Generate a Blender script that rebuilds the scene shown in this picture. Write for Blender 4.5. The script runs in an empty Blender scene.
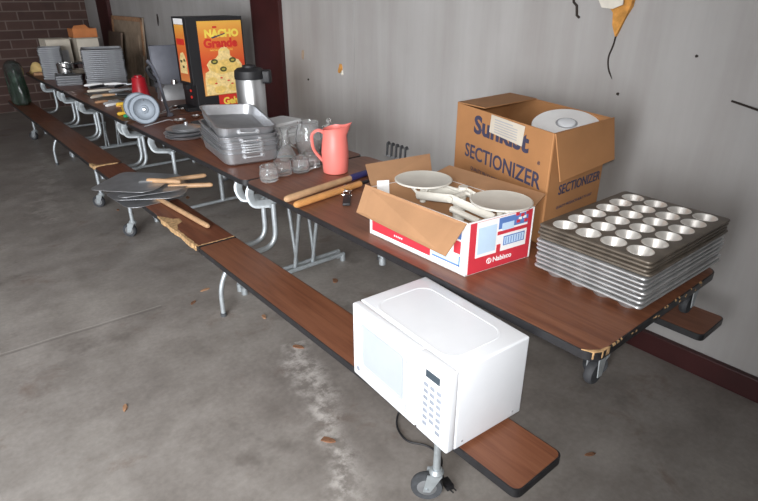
import bpy, bmesh, math, random
from mathutils import Vector, Matrix
random.seed(7)
SC = bpy.context.scene
COL = SC.collection
PI = math.pi
def V(*a): return Vector(a)

# ------------------------------------------------------------ camera
def make_camera():
    f, pitch, yaw, roll, H = 551.4, math.radians(24.79), math.radians(39.9), math.radians(0.036), 1.576
    F = V(math.sin(yaw)*math.cos(pitch), math.cos(yaw)*math.cos(pitch), -math.sin(pitch))
    R = V(math.cos(yaw), -math.sin(yaw), 0)
    U = R.cross(F)
    cd = bpy.data.cameras.new('camera'); cam = bpy.data.objects.new('camera', cd)
    COL.objects.link(cam)
    m = Matrix((R, U, -F)).transposed().to_4x4(); m.translation = V(0, 0, H)
    cam.matrix_world = m
    cd.sensor_width = 36; cd.lens = 36*f/758; cd.clip_start = .02
    SC.camera = cam
make_camera()

# ------------------------------------------------------------ materials
MATS = {}
class NT:
    def __init__(s, name):
        s.m = bpy.data.materials.new(name); s.m.use_nodes = True
        s.t = s.m.node_tree; s.t.nodes.clear()
        s.out = s.n('ShaderNodeOutputMaterial'); s.b = s.n('ShaderNodeBsdfPrincipled')
        s.l(s.b.outputs[0], s.out.inputs[0])
    def n(s, typ, **kw):
        nd = s.t.nodes.new(typ)
        for k, v in kw.items():
            if k.startswith('i_'):
                nd.inputs[k[2:].replace('_', ' ')].default_value = v
            else: setattr(nd, k, v)
        return nd
    def l(s, a, b): s.t.links.new(a, b)
    def coord(s, kind='Object', scale=(1, 1, 1)):
        tc = s.n('ShaderNodeTexCoord'); mp = s.n('ShaderNodeMapping')
        mp.inputs['Scale'].default_value = scale
        s.l(tc.outputs[kind], mp.inputs['Vector']); return mp.outputs[0]
    def pos(s, scale=(1, 1, 1)):
        g = s.n('ShaderNodeNewGeometry'); mp = s.n('ShaderNodeMapping')
        mp.inputs['Scale'].default_value = scale
        s.l(g.outputs['Position'], mp.inputs['Vector']); return mp.outputs[0]
    def noise(s, vec, scale=5, detail=4, rough=.55, dist=0):
        nd = s.n('ShaderNodeTexNoise'); nd.inputs['Scale'].default_value = scale
        nd.inputs['Detail'].default_value = detail; nd.inputs['Roughness'].default_value = rough
        nd.inputs['Distortion'].default_value = dist
        s.l(vec, nd.inputs['Vector']); return nd.outputs['Fac']
    def ramp(s, fac, stops):
        r = s.n('ShaderNodeValToRGB'); e = r.color_ramp.elements
        while len(e) < len(stops): e.new(.5)
        for k, (p, c) in enumerate(stops):
            e[k].position = p
            e[k].color = (c, c, c, 1) if isinstance(c, (int, float)) else (*c, 1)
        s.l(fac, r.inputs[0]); return r.outputs['Color']
    def mix(s, fac, a, b, mode='MIX'):
        m = s.n('ShaderNodeMix', data_type='RGBA', blend_type=mode)
        def put(v, i):
            if isinstance(v, tuple): m.inputs[i].default_value = (*v, 1)
            elif isinstance(v, (int, float)): m.inputs[i].default_value = v
            else: s.l(v, m.inputs[i])
        put(fac, 0); put(a, 6); put(b, 7); return m.outputs[2]
    def math(s, op, a, b=0, c=0):
        m = s.n('ShaderNodeMath', operation=op)
        for i, v in enumerate((a, b, c)):
            if isinstance(v, (int, float)): m.inputs[i].default_value = v
            else: s.l(v, m.inputs[i])
        return m.outputs[0]
    def bump(s, h, strength=.2, dist=.01):
        b = s.n('ShaderNodeBump'); b.inputs['Strength'].default_value = strength
        b.inputs['Distance'].default_value = dist
        s.l(h, b.inputs['Height']); s.l(b.outputs[0], s.b.inputs['Normal'])
    def set(s, **kw):
        for k, v in kw.items():
            i = s.b.inputs[k.replace('_', ' ')]
            if isinstance(v, tuple): i.default_value = (*v, 1)
            elif isinstance(v, (int, float)): i.default_value = v
            else: s.l(v, i)
        return s.m

def plain(name, c, rough=.5, metal=0, var=.12, scale=12, kind='Object', spec=.5, bump=0):
    t = NT(name); v = t.coord(kind)
    f = t.noise(v, scale, 5)
    lo = tuple(x*(1-var) for x in c); hi = tuple(min(1, x*(1+var)) for x in c)
    t.set(Base_Color=t.ramp(f, [(.3, lo), (.7, hi)]), Roughness=rough, Metallic=metal)
    t.b.inputs['Specular IOR Level'].default_value = spec
    if bump: t.bump(f, bump, .004)
    MATS[name] = t.m; return t.m

def mat_laminate(name, c1, c2, c3, rough=.32):
    t = NT(name)
    v = t.pos((9, .55, 9)); g = t.noise(v, 5, 6, .6, .6)
    v2 = t.pos((60, 1.6, 60)); g2 = t.noise(v2, 5, 3, .6)
    v3 = t.pos((1.3, .7, 1)); w = t.noise(v3, 2, 3)
    base = t.ramp(g, [(.3, c1), (.5, c2), (.72, c3)])
    fine = t.ramp(g2, [(.35, .75), (.6, 1.0)])
    col = t.mix(.4, base, fine, 'MULTIPLY')
    worn = t.ramp(w, [(.55, 0), (.8, .35)])
    col = t.mix(worn, col, c3)
    rr = t.ramp(w, [(.3, rough), (.7, rough+.14)])
    t.set(Base_Color=col, Roughness=rr); t.bump(g2, .05, .002)
    return t.m
M = {}
M['laminate'] = mat_laminate('walnut_laminate', (.13, .047, .025), (.19, .072, .037), (.235, .098, .052))
M['laminate_red'] = mat_laminate('aged_laminate', (.12, .040, .022), (.17, .058, .03), (.21, .08, .044), .38)
M['hub_grey'] = plain('hub_grey', (.17, .175, .18), .6)
M['edge'] = plain('black_edge', (.018, .018, .02), .4, 0, .3, 30)
M['chip'] = plain('particle_board', (.46, .29, .14), .9, 0, .45, 60, bump=.5)
M['galv'] = plain('galvanised_steel', (.44, .48, .50), .42, .5, .15, 25)
M['rail'] = plain('dark_steel', (.06, .062, .065), .5, .6, .2, 20)
M['alu'] = plain('aluminium', (.62, .64, .66), .40, .6, .12, 18)
M['alu_dull'] = plain('dull_aluminium', (.50, .51, .53), .42, .85, .15, 9)
M['tin_dark'] = plain('browned_tin', (.135, .113, .09), .45, .3, .3, 16)
M['tin_cup'] = plain('tinned_cup', (.86, .84, .80), .3, .6, .08, 30)
M['tin_pale'] = plain('pale_tin', (.54, .545, .55), .38, .7, .15, 18)
M['alu_old'] = plain('old_aluminium', (.34, .35, .37), .5, .6, .15, 12)
M['chrome'] = plain('bright_steel', (.75, .75, .75), .15, 1, .05)
M['rubber'] = plain('wheel_rubber', (.03, .032, .036), .7, 0, .3, 40)
M['grey_rubber'] = plain('grey_wheel_rubber', (.06, .064, .07), .75, 0, .25, 40)
M['black'] = plain('black_plastic', (.012, .012, .014), .55, 0, .2)
M['white_paint'] = plain('white_enamel', (.76, .79, .83), .3, 0, .02)
M['white_dim'] = plain('window_white', (.42, .46, .52), .22, 0, .03)
M['white_scale'] = plain('ivory_enamel', (.64, .62, .56), .4, 0, .06, 14)
M['white_plain'] = plain('white_card', (.80, .80, .80), .8, 0, .04)
M['card'] = plain('cardboard', (.36, .19, .088), .85, 0, .1, 7)
M['card_in'] = plain('cardboard_inside', (.36, .195, .098), .9, 0, .1, 7)
M['card_dark'] = plain('big_carton_board', (.37, .175, .068), .8, 0, .1, 5)
M['red_print'] = plain('red_print', (.56, .035, .055), .5, 0, .06)
M['blue_print'] = plain('blue_print', (.10, .20, .48), .5, 0, .06)
M['pale_print'] = plain('pale_blue_print', (.50, .66, .82), .5, 0, .05)
M['ink'] = plain('dark_blue_ink', (.045, .045, .085), .6, 0, .1)
M['ink_grey'] = plain('grey_ink', (.35, .36, .38), .6, 0, .1)
M['pink'] = plain('coral_plastic', (.78, .20, .17), .42, 0, .05, 4)
M['wood'] = plain('pale_wood', (.47, .29, .16), .5, 0, .15, 25)
M['wood_or'] = plain('varnished_wood', (.52, .25, .085), .38, 0, .14, 22)
M['blue_grip'] = plain('navy_grip', (.03, .03, .12), .5)
M['yellow'] = plain('yellow_plastic', (.72, .45, .05), .4)
M['green'] = plain('green_plastic', (.03, .30, .12), .4)
M['red_pl'] = plain('red_plastic', (.36, .012, .02), .28)
M['disc'] = plain('grey_disc', (.15, .175, .205), .5, .3, .12, 10)
M['maroon'] = plain('maroon_paint', (.045, .011, .011), .45, 0, .2, 5, 'Object', .4)
M['board'] = plain('weathered_board', (.33, .25, .18), .8, 0, .3, 8)
M['foam'] = plain('white_foam', (.62, .63, .64), .8, 0, .04)
M['leaf'] = plain('dry_leaf', (.20, .095, .05), .9, 0, .4, 40)
M['woodchip'] = plain('wood_chip', (.36, .2, .11), .9, 0, .3, 40)
M['orange_card'] = plain('orange_card', (.48, .17, .055), .8)
M['cream_card'] = plain('cream_card', (.55, .50, .42), .8, 0, .1, 6)
M['cream_cloth'] = plain('yellow_cloth', (.66, .47, .19), .9, 0, .15, 20)
M['insul'] = plain('torn_backing', (.55, .26, .06), .95, 0, .35, 25, bump=.5)
M['flake'] = plain('paint_flake', (.70, .66, .58), .8)
M['crack'] = plain('dark_crack', (.03, .022, .018), .9)
M['steel_urn'] = plain('brushed_steel', (.58, .59, .60), .34, .9, .1, 6)
M['cheese'] = plain('cheese_print', (.80, .55, .16), .5, 0, .18, 40)
M['chipprint'] = plain('chip_print', (.83, .62, .27), .5, 0, .2, 50)
M['olive'] = plain('olive_print', (.07, .07, .02), .5, 0, .3, 30)
M['olive_rim'] = plain('olive_rim_print', (.42, .36, .07), .5)
M['yellow_print'] = plain('yellow_print', (.86, .66, .10), .5)
M['redscript'] = plain('red_script_print', (.62, .03, .02), .5)
M['display'] = plain('dark_display', (.05, .07, .09), .2)
M['btn'] = plain('pale_button', (.27, .30, .35), .5)
M['greybox'] = plain('grey_enamel', (.115, .12, .145), .45, .2)

def glass(name, tint=(.97, .98, .98), rough=.02):
    t = NT(name)
    t.set(Base_Color=tint, Roughness=rough, IOR=1.33)
    t.b.inputs['Transmission Weight'].default_value = .93
    return t.m
M['glass'] = glass('clear_glass')
def bagmat():
    t = NT('clear_film'); f = t.noise(t.coord(), 14, 4)
    t.set(Base_Color=t.ramp(f, [(.3, (.12, .13, .12)), (.6, (.2, .22, .21)), (.75, (.6, .62, .6))]), Roughness=.25)
    t.b.inputs['Transmission Weight'].default_value = .8
    t.bump(f, .6, .02); return t.m
M['film'] = bagmat()

def mat_nacho():
    t = NT('nacho_print')            # the printed sunset sheet on the dispenser
    v = t.coord('Object'); sx = t.n('ShaderNodeSeparateXYZ'); t.l(v, sx.inputs[0])
    z = t.math('ADD', sx.outputs['Z'], t.math('MULTIPLY', t.noise(v, 9, 2), .05))
    t.set(Base_Color=t.ramp(z, [(.18, (.72, .36, .10)), (.36, (.62, .06, .02)), (.46, (.70, .13, .03)), (.585, (.74, .24, .04)), (.68, (.80, .42, .07))]), Roughness=.45)
    return t.m
M['nacho'] = mat_nacho()

def mat_floor():
    t = NT('stained_concrete'); p = t.pos()
    big = t.noise(p, .9, 5, .6, .3); mid = t.noise(p, 5, 6, .65); fine = t.noise(p, 45, 4, .6)
    col = t.ramp(big, [(.3, (.20, .18, .165)), (.5, (.285, .262, .24)), (.7, (.37, .345, .315))])
    col = t.mix(.5, col, t.ramp(mid, [(.32, (.5, .47, .45)), (.62, (1.05, 1.05, 1.05))]), 'MULTIPLY')
    col = t.mix(.45, col, t.ramp(fine, [(.3, .7), (.7, 1.1)]), 'MULTIPLY')
    sx = t.n('ShaderNodeSeparateXYZ'); t.l(p, sx.inputs[0]); X, Y = sx.outputs['X'], sx.outputs['Y']
    # rust-brown stains
    st = t.noise(p, 3.2, 6, .7, .5)
    col = t.mix(t.ramp(st, [(.58, 0), (.72, .55)]), col, (.13, .075, .05))
    # white residue: a band along x = 1.60 - .65*(y-.9) near the bench, patches far off
    def band(x0, y0, x1, y1, w, lo, hi, amp):
        L = math.hypot(x1-x0, y1-y0); nx, ny = (y1-y0)/L, -(x1-x0)/L
        d = t.math('ADD', t.math('MULTIPLY', t.math('SUBTRACT', X, x0), nx), t.math('MULTIPLY', t.math('SUBTRACT', Y, y0), ny))
        a = t.math('ADD', t.math('MULTIPLY', t.math('SUBTRACT', X, x0), -ny), t.math('MULTIPLY', t.math('SUBTRACT', Y, y0), nx))
        wob = t.math('MULTIPLY', t.math('SUBTRACT', t.noise(p, 4, 4), .5), amp)
        d = t.math('ABSOLUTE', t.math('ADD', d, wob))
        inside = t.math('MULTIPLY', t.math('GREATER_THAN', a, 0), t.math('LESS_THAN', a, L))
        m = t.math('MULTIPLY', t.math('SUBTRACT', 1, t.math('MINIMUM', t.math('DIVIDE', d, w), 1)), inside)
        return m
    w1 = band(.74, .85, 1.16, 2.05, .10, 0, 1, .25)
    w1 = t.math('MULTIPLY', w1, t.ramp(t.noise(p, 16, 5, .7), [(.42, 0), (.62, 1)]))
    col = t.mix(t.math('MULTIPLY', w1, .85), col, (.56, .53, .50))
    w2 = band(.55, 4.6, 1.15, 7.4, .22, 0, 1, .5)
    w2 = t.math('MULTIPLY', w2, t.ramp(t.noise(p, 7, 5, .7), [(.45, 0), (.65, 1)]))
    col = t.mix(t.math('MULTIPLY', w2, .6), col, (.45, .42, .39))
    # saw joint crossing the slab
    j = band(-3.5, 3.05, .78, 2.84, .006, 0, 1, .02)
    col = t.mix(t.math('MULTIPLY', j, .6), col, (.42, .40, .37))
    jd = band(-3.5, 3.03, .78, 2.82, .012, 0, 1, .02)
    col = t.mix(t.math('MULTIPLY', jd, .45), col, (.08, .07, .065))
    # dark oily drips under the table
    oil = t.ramp(t.noise(p, 2.1, 5, .6), [(.60, 0), (.70, .6)])
    col = t.mix(oil, col, (.085, .07, .06))
    t.set(Base_Color=col, Roughness=t.ramp(mid, [(.3, .38), (.7, .62)]))
    t.bump(mid, .08, .004)
    return t.m
M['floor'] = mat_floor()

def mat_wall():
    t = NT('painted_panel'); p = t.pos()
    streak = t.noise(t.pos((1, 3.2, .25)), 2.2, 5, .6)
    blot = t.noise(p, 1.7, 5, .6); fine = t.noise(p, 30, 3)
    col = t.ramp(streak, [(.3, (.34, .325, .315)), (.55, (.385, .375, .368)), (.75, (.42, .412, .405))])
    col = t.mix(.5, col, t.ramp(blot, [(.3, (.8, .78, .76)), (.65, (1, 1, 1))]), 'MULTIPLY')
    spots = t.ramp(t.noise(p, 9, 4, .7), [(.72, 0), (.82, .18)])
    col = t.mix(spots, col, (.30, .24, .20))
    t.set(Base_Color=col, Roughness=.6); t.bump(fine, .06, .004)
    return t.m
M['wall'] = mat_wall()

def mat_brick():
    t = NT('brown_brick'); p = t.pos()
    sx = t.n('ShaderNodeSeparateXYZ'); t.l(p, sx.inputs[0])
    cb = t.n('ShaderNodeCombineXYZ'); t.l(sx.outputs['X'], cb.inputs[0]); t.l(sx.outputs['Z'], cb.inputs[1])
    b = t.n('ShaderNodeTexBrick'); t.l(cb.outputs[0], b.inputs['Vector'])
    b.inputs['Color1'].default_value = (.062, .032, .026, 1); b.inputs['Color2'].default_value = (.085, .045, .036, 1)
    b.inputs['Mortar'].default_value = (.15, .11, .095, 1); b.inputs['Scale'].default_value = 1
    b.inputs['Mortar Size'].default_value = .009; b.inputs['Brick Width'].default_value = .34
    b.inputs['Row Height'].default_value = .125
    col = t.mix(.5, b.outputs['Color'], t.ramp(t.noise(p, 6, 5), [(.3, .6), (.7, 1.1)]), 'MULTIPLY')
    t.set(Base_Color=col, Roughness=.85); t.bump(b.outputs['Fac'], -.4, .01)
    return t.m
M['brick'] = mat_brick()

# ------------------------------------------------------------ shape helpers (world coordinates)
def nb(): return bmesh.new()
def box(bm, x0, x1, y0, y1, z0, z1, bev=0, seg=2, mat=None):
    vs = [bm.verts.new(c) for c in ((x0,y0,z0),(x1,y0,z0),(x1,y1,z0),(x0,y1,z0),(x0,y0,z1),(x1,y0,z1),(x1,y1,z1),(x0,y1,z1))]
    fs = [bm.faces.new([vs[i] for i in q]) for q in ((3,2,1,0),(4,5,6,7),(0,1,5,4),(1,2,6,5),(2,3,7,6),(3,0,4,7))]
    if bev:
        es = {e for f in fs for e in f.edges}
        bmesh.ops.bevel(bm, geom=list(es), offset=bev, segments=seg, profile=.6, affect='EDGES')
    return vs
def hexa(bm, bottom, top):
    vs = [bm.verts.new(c) for c in list(bottom)+list(top)]
    for q in ((3,2,1,0),(4,5,6,7),(0,1,5,4),(1,2,6,5),(2,3,7,6),(3,0,4,7)): bm.faces.new([vs[i] for i in q])
def plate(bm, quad, t):
    """a sheet from four points, thickness t towards its back (-normal)"""
    q = [Vector(p) for p in quad]; n = (q[1]-q[0]).cross(q[3]-q[0]).normalized()*t
    hexa(bm, [p-n for p in q], q)
def prism(bm, outline, z0, z1):
    a = [bm.verts.new((x, y, z0)) for x, y in outline]; b = [bm.verts.new((x, y, z1)) for x, y in outline]
    bm.faces.new(a[::-1]); bm.faces.new(b)
    n = len(a)
    for i in range(n): bm.faces.new((a[i], a[(i+1)%n], b[(i+1)%n], b[i]))
def rr(x0, x1, y0, y1, r, seg=5):
    if not isinstance(r, (list, tuple)): r = [r]*4
    out = []
    for (cx, cy, a, k) in ((x1, y1, 0, 0), (x0, y1, 90, 1), (x0, y0, 180, 2), (x1, y0, 270, 3)):
        q = r[k]; sx = -1 if cx == x1 else 1; sy = -1 if cy == y1 else 1
        for i in range(seg+1):
            t = math.radians(a+90*i/seg)
            out.append((cx+sx*q+q*math.cos(t), cy+sy*q+q*math.sin(t)))
    return out
def loft(bm, loops, cap0=True, cap1=True):
    rows = [[bm.verts.new(p) for p in lp] for lp in loops]
    n = len(rows[0])
    for a, b in zip(rows, rows[1:]):
        for i in range(n): bm.faces.new((a[i], a[(i+1)%n], b[(i+1)%n], b[i]))
    if cap0: bm.faces.new(rows[0][::-1])
    if cap1: bm.faces.new(rows[-1])
    return rows
def rrl(hw, hd, r, z, seg=5): return [(x, y, z) for x, y in rr(-hw, hw, -hd, hd, r, seg)]
def circ(r, z, n=24, c=(0, 0)): return [(c[0]+r*math.cos(2*PI*i/n), c[1]+r*math.sin(2*PI*i/n), z) for i in range(n)]
def lathe(bm, prof, n=32, c=(0, 0), cap0=True, cap1=True): return loft(bm, [circ(r, z, n, c) for r, z in prof], cap0, cap1)
def fil(pts, r, seg=5):
    pts = [Vector(p) for p in pts]; out = [pts[0]]
    for a, b, c in zip(pts, pts[1:], pts[2:]):
        u = (a-b); v = (c-b); k = min(r, u.length*.49, v.length*.49)
        p, q = b+u.normalized()*k, b+v.normalized()*k
        for i in range(seg+1):
            t = i/seg; out.append(p*(1-t)**2+b*2*t*(1-t)+q*t*t)
    out.append(pts[-1]); return out
def tube(bm, pts, r, n=10, flat=None, close=False):
    pts = [Vector(p) for p in pts]; m = len(pts); rows = []
    T = []
    for i in range(m):
        if close: d = pts[(i+1)%m]-pts[i-1]
        else: d = pts[min(i+1, m-1)]-pts[max(i-1, 0)]
        T.append(d.normalized())
    ref = V(0, 0, 1) if abs(T[0].z) < .9 else V(1, 0, 0)
    u = (ref-T[0]*ref.dot(T[0])).normalized()
    for i in range(m):
        u = (u-T[i]*u.dot(T[i])).normalized(); v = T[i].cross(u)
        rad = r[i] if isinstance(r, (list, tuple)) else r
        a, b = (rad, rad) if flat is None else flat
        rows.append([pts[i]+u*a*math.cos(2*PI*k/n)+v*b*math.sin(2*PI*k/n) for k in range(n)])
    if close: rows.append(rows[0])
    rows = [[bm.verts.new(p) for p in row] for row in rows]
    for a, b in zip(rows, rows[1:]):
        for i in range(n): bm.faces.new((a[i], a[(i+1)%n], b[(i+1)%n], b[i]))
    if not close:
        bm.faces.new(rows[0][::-1]); bm.faces.new(rows[-1])
    else: bmesh.ops.remove_doubles(bm, verts=rows[0]+rows[-1], dist=1e-6)
def xf(bm, mat, start=0):
    bm.verts.ensure_lookup_table()
    bmesh.ops.transform(bm, matrix=mat, verts=bm.verts[start:])
def cyl(bm, a, b, r, n=20, r2=None):
    tube(bm, [a, b], [r, r if r2 is None else r2], n)
def TR(loc, rz=0, rx=0, ry=0): return Matrix.Translation(loc) @ Matrix.Rotation(rz, 4, 'Z') @ Matrix.Rotation(ry, 4, 'Y') @ Matrix.Rotation(rx, 4, 'X')

def link(name, bm, mat, parent=None, smooth=True, kind=None):
    """one mesh object; verts are given in world space and stored relative to the parent"""
    if parent is not None:
        bmesh.ops.transform(bm, matrix=wm(parent).inverted(), verts=bm.verts)
    bmesh.ops.recalc_face_normals(bm, faces=bm.faces)
    me = bpy.data.meshes.new(name); bm.to_mesh(me); bm.free()
    mats = mat if isinstance(mat, (list, tuple)) else [mat]
    for m in mats: me.materials.append(m)
    if smooth:
        me.shade_smooth(); me.set_sharp_from_angle(angle=math.radians(38))
    o = bpy.data.objects.new(name, me); COL.objects.link(o)
    if parent is not None: o.parent = parent
    if kind: o['kind'] = kind
    return o
def wm(o):
    m = o.matrix_basis.copy()
    return wm(o.parent) @ m if o.parent else m
def tag(o, label, cat, group=None, kind=None):
    o['label'] = label; o['category'] = cat
    if group: o['group'] = group
    if kind: o['kind'] = kind
    return o
def thing(name, label, cat, loc, rz=0, group=None, rx=0, ry=0):
    o = bpy.data.objects.new(name, None); COL.objects.link(o)
    o.empty_display_size = .05
    o.matrix_basis = TR(loc, rz, rx, ry)
    return tag(o, label, cat, group)
def single(name, bm, mat, label, cat, loc, rz=0, group=None, local=True, smooth=True):
    """a thing of one mesh, verts local to loc"""
    o = link(name, bm, mat, None, smooth)
    o.matrix_basis = TR(loc, rz)
    return tag(o, label, cat, group)
def llink(name, bm, mat, parent, smooth=True, label=None):
    """a part whose verts are given in the thing's own space"""
    bmesh.ops.transform(bm, matrix=wm(parent), verts=bm.verts)
    o = link(name, bm, mat, parent, smooth)
    if label: o['label'] = label
    return o
def copy_tree(o, parent=None):
    c = o.copy(); COL.objects.link(c)
    if parent: c.parent = parent
    for ch in list(o.children): copy_tree(ch, c)
    return c
def text_part(body, size, origin, xdir, ydir, mat, parent, name='lettering', extrude=.0004, offset=0, shear=0, align='LEFT', sx=1):
    cu = bpy.data.curves.new('t', 'FONT'); cu.body = body; cu.size = size; cu.extrude = extrude
    cu.offset = offset; cu.shear = shear; cu.align_x = align; cu.resolution_u = 3
    to = bpy.data.objects.new('t', cu); COL.objects.link(to)
    dg = bpy.context.evaluated_depsgraph_get(); dg.update()
    me = bpy.data.meshes.new_from_object(to.evaluated_get(dg))
    bm = nb(); bm.from_mesh(me); bpy.data.objects.remove(to); bpy.data.meshes.remove(me)
    X = Vector(xdir).normalized(); Y = Vector(ydir); Y = (Y-X*Y.dot(X)).normalized(); N = X.cross(Y)
    m = Matrix((X*sx, Y, N)).transposed().to_4x4(); m.translation = Vector(origin)+N*.0008
    xf(bm, m)
    return link(name, bm, mat, parent, False)

ORD = ['topmost', 'second', 'third', 'fourth', 'fifth', 'sixth', 'seventh', 'eighth', 'ninth', 'tenth', 'eleventh', 'twelfth',
       'thirteenth', 'fourteenth', 'fifteenth', 'sixteenth', 'seventeenth', 'eighteenth', 'nineteenth', 'twentieth']

# ------------------------------------------------------------ the setting
WX = 2.457; YB = 9.9; XL = -4.2; YF = -.12; CH = 3.0
def slab(name, a, mat):
    b = nb(); box(b, *a); return link(name, b, mat, None, False, 'structure')
slab('floor', (XL, WX+.2, YF-3, YB+.2, -.12, 0), M['floor'])
wall = slab('wall_right', (WX, WX+.2, YF, YB, 0, CH), M['wall'])
slab('wall_back', (XL, WX, YB, YB+.2, 0, CH), M['brick'])
slab('wall_left', (XL-.2, XL, YF, YB, 0, CH), M['wall'])
slab('ceiling', (XL-.2, WX+.2, YF, YB+.2, CH, CH+.1), M['wall'])
b = nb(); box(b, XL, -3.95, YF-.15, YF, 0, CH); box(b, -.85, WX+.2, YF-.15, YF, 0, CH); box(b, -3.95, -.85, YF-.15, YF, 2.4, CH)
link('wall_front', b, M['wall'], None, False, 'structure')
slab('trim_1', (WX-.035, WX, 4.13, 4.585, 0, CH), M['maroon'])
slab('trim_2', (WX-.05, WX, 8.62, 9.12, 0, CH), M['maroon'])
b = nb(); box(b, WX-.03, WX, YF, 4.13, 0, .105, .004); box(b, WX-.03, WX, 4.585, 8.62, 0, .105, .004)
link('baseboard_right', b, M['maroon'], None, False, 'structure')

# damage on the painted wall (part of the wall)
def wl(y, z, d=.0): return (WX-d, y, z)
b = nb()   # hole with brown backing hanging out
pts = [(1.40, 1.60), (1.255, 1.60), (1.262, 1.535), (1.285, 1.49), (1.312, 1.415), (1.335, 1.46), (1.345, 1.51), (1.372, 1.545)]
a0 = [b.verts.new(wl(y, z, .002)) for y, z in pts]; a1 = [b.verts.new(wl(y, z, .012+.02*random.random())) for y, z in pts]
b.faces.new(a1)
for i in range(len(pts)): b.faces.new((a0[i], a0[(i+1)%8], a1[(i+1)%8], a1[i]))
link('torn_backing', b, M['insul'], wall, False)
b = nb()
pts = [(1.44, 1.60), (1.295, 1.60), (1.292, 1.542), (1.335, 1.525), (1.385, 1.53), (1.41, 1.565)]
a0 = [b.verts.new(wl(y, z, .034)) for y, z in pts]; a1 = [b.verts.new(wl(y, z, .04)) for y, z in pts]
b.faces.new(a1); b.faces.new(a0[::-1])
for i in range(6): b.faces.new((a0[i], a0[(i+1)%6], a1[(i+1)%6], a1[i]))
link('paint_flap', b, M['flake'], wall, False)
b = nb(); tube(b, fil([wl(1.315, 1.43, .006), wl(1.322, 1.37, .008), wl(1.338, 1.33, .004), wl(1.33, 1.28, .004), wl(1.302, 1.235, .002)], .03), [.004, *[.0035]*18, .001], 6)
link('hanging_strip', b, M['crack'], wall)
b = nb(); tube(b, [wl(1.56, 1.62, .002), wl(1.548, 1.55, .003), wl(1.53, 1.535, .003), wl(1.523, 1.495, .003), wl(1.508, 1.485, .002)], .006, 6)
link('wall_crack', b, M['crack'], wall)
b = nb(); tube(b, [wl(.80, 1.205, .003), wl(.73, 1.192, .012), wl(.66, 1.178, .02)], .004, 6); link('bent_wire', b, M['crack'], wall)
def patch(name, y, z, w, h, m, ang=0):
    b = nb(); n = 9; P = []
    for i in range(n):
        t = 2*PI*i/n; q = .65+.5*random.random(); u, v = w/2*math.cos(t)*q, h/2*math.sin(t)*q
        P.append((y+u*math.cos(ang)-v*math.sin(ang), z+u*math.sin(ang)+v*math.cos(ang)))
    a0 = [b.verts.new(wl(y, z, 0)) for y, z in P]; a1 = [b.verts.new(wl(y, z, .006)) for y, z in P]
    b.faces.new(a1)
    for i in range(n): b.faces.new((a0[i], a0[(i+1)%n], a1[(i+1)%n], a1[i]))
    link(name, b, m, wall, False)
patch('torn_patch', 3.37, 1.10, .05, .10, M['insul'], .4)
patch('torn_patch', 3.35, 1.07, .03, .04, M['flake'])
patch('torn_patch', 3.86, 1.16, .035, .09, M['board'], .2)
patch('torn_patch', 6.9, 1.33, .05, .14, M['crack'], .1)
patch('screw_head', 1.264, 1.176, .014, .014, M['crack'])
patch('screw_head', .966, 1.359, .012, .012, M['crack'])
b = nb(); box(b, WX-.003, WX, 3.20, 3.215, .105, CH); link('panel_seam', b, M['wall'], wall, False)
patch('screw_head', 3.8, .98, .016, .016, M['crack'])

# ------------------------------------------------------------ cafeteria tables
TX0, TX1 = 1.172, 1.940        # table edges
BX0, BX1 = .905, 1.108         # front bench edges
RB0, RB1 = 1.996, 2.199        # rear bench edges
TH, BH = .74, .448
def slab_part(name, root, x0, x1, y0, y1, z1, th, radii, mat):
    b = nb(); prism(b, rr(x0+.004, x1-.004, y0+.004, y1-.004, radii), z1-th, z1)
    o = link(name, b, mat, root, False)
    b = nb()
    out = rr(x0, x1, y0, y1, radii); inn = rr(x0+.006, x1-.006, y0+.006, y1-.006, radii)
    loft(b, [[(x, y, z1-th-.003) for x, y in inn], [(x, y, z1-th-.003) for x, y in out], [(x, y, z1-.002) for x, y in out], [(x, y, z1-.0008) for x, y in inn]], False, False)
    e = link('edge_band', b, M['edge'], o, True); e['label'] = 'black edge band'
    return o
def arm(root, y, side, foot=False, hook=1):
    """bench arm: foot under the bench, tube running in under the bench and up to the table edge"""
    xb = (BX0+BX1)/2 if side < 0 else (RB0+RB1)/2
    q = 1 if side < 0 else -1
    xt = (TX0+.125) if side < 0 else (TX1-.125)
    b = nb()
    pts = [(xb-.075*q, y, .415), (xb-.05*q, y, .37), (xt, y, .37), (xt, y, .61)]
    tube(b, fil(pts, .09, 7), .0135, 10)
    if foot:
        tube(b, fil([(xb-.005*q, y, .012), (xb-.005*q, y, .20), (xb+.13*q, y, .37)], .12, 7), .0125, 10)
    o = link('bench_arm', b, M['galv'], root)
    if foot:
        b = nb(); cyl(b, (xb-.005*q, y, 0), (xb-.005*q, y, .02), .016, 12); link('foot_cap', b, M['grey_rubber'], o)
    b = nb(); h = .09*hook
    p = [(TX0+.07 if q > 0 else TX1-.07, y+h, .712), (TX0+.035 if q > 0 else TX1-.035, y+h, .66), (TX0+.05 if q > 0 else TX1-.05, y+h*.8, .60), (xt, y+h*.2, .605), (xt, y, .60)]
    tube(b, fil(p, .025, 4), .014, 8, flat=(.025, .013))
    link('hinge_bracket', b, M['galv'], o)
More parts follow.
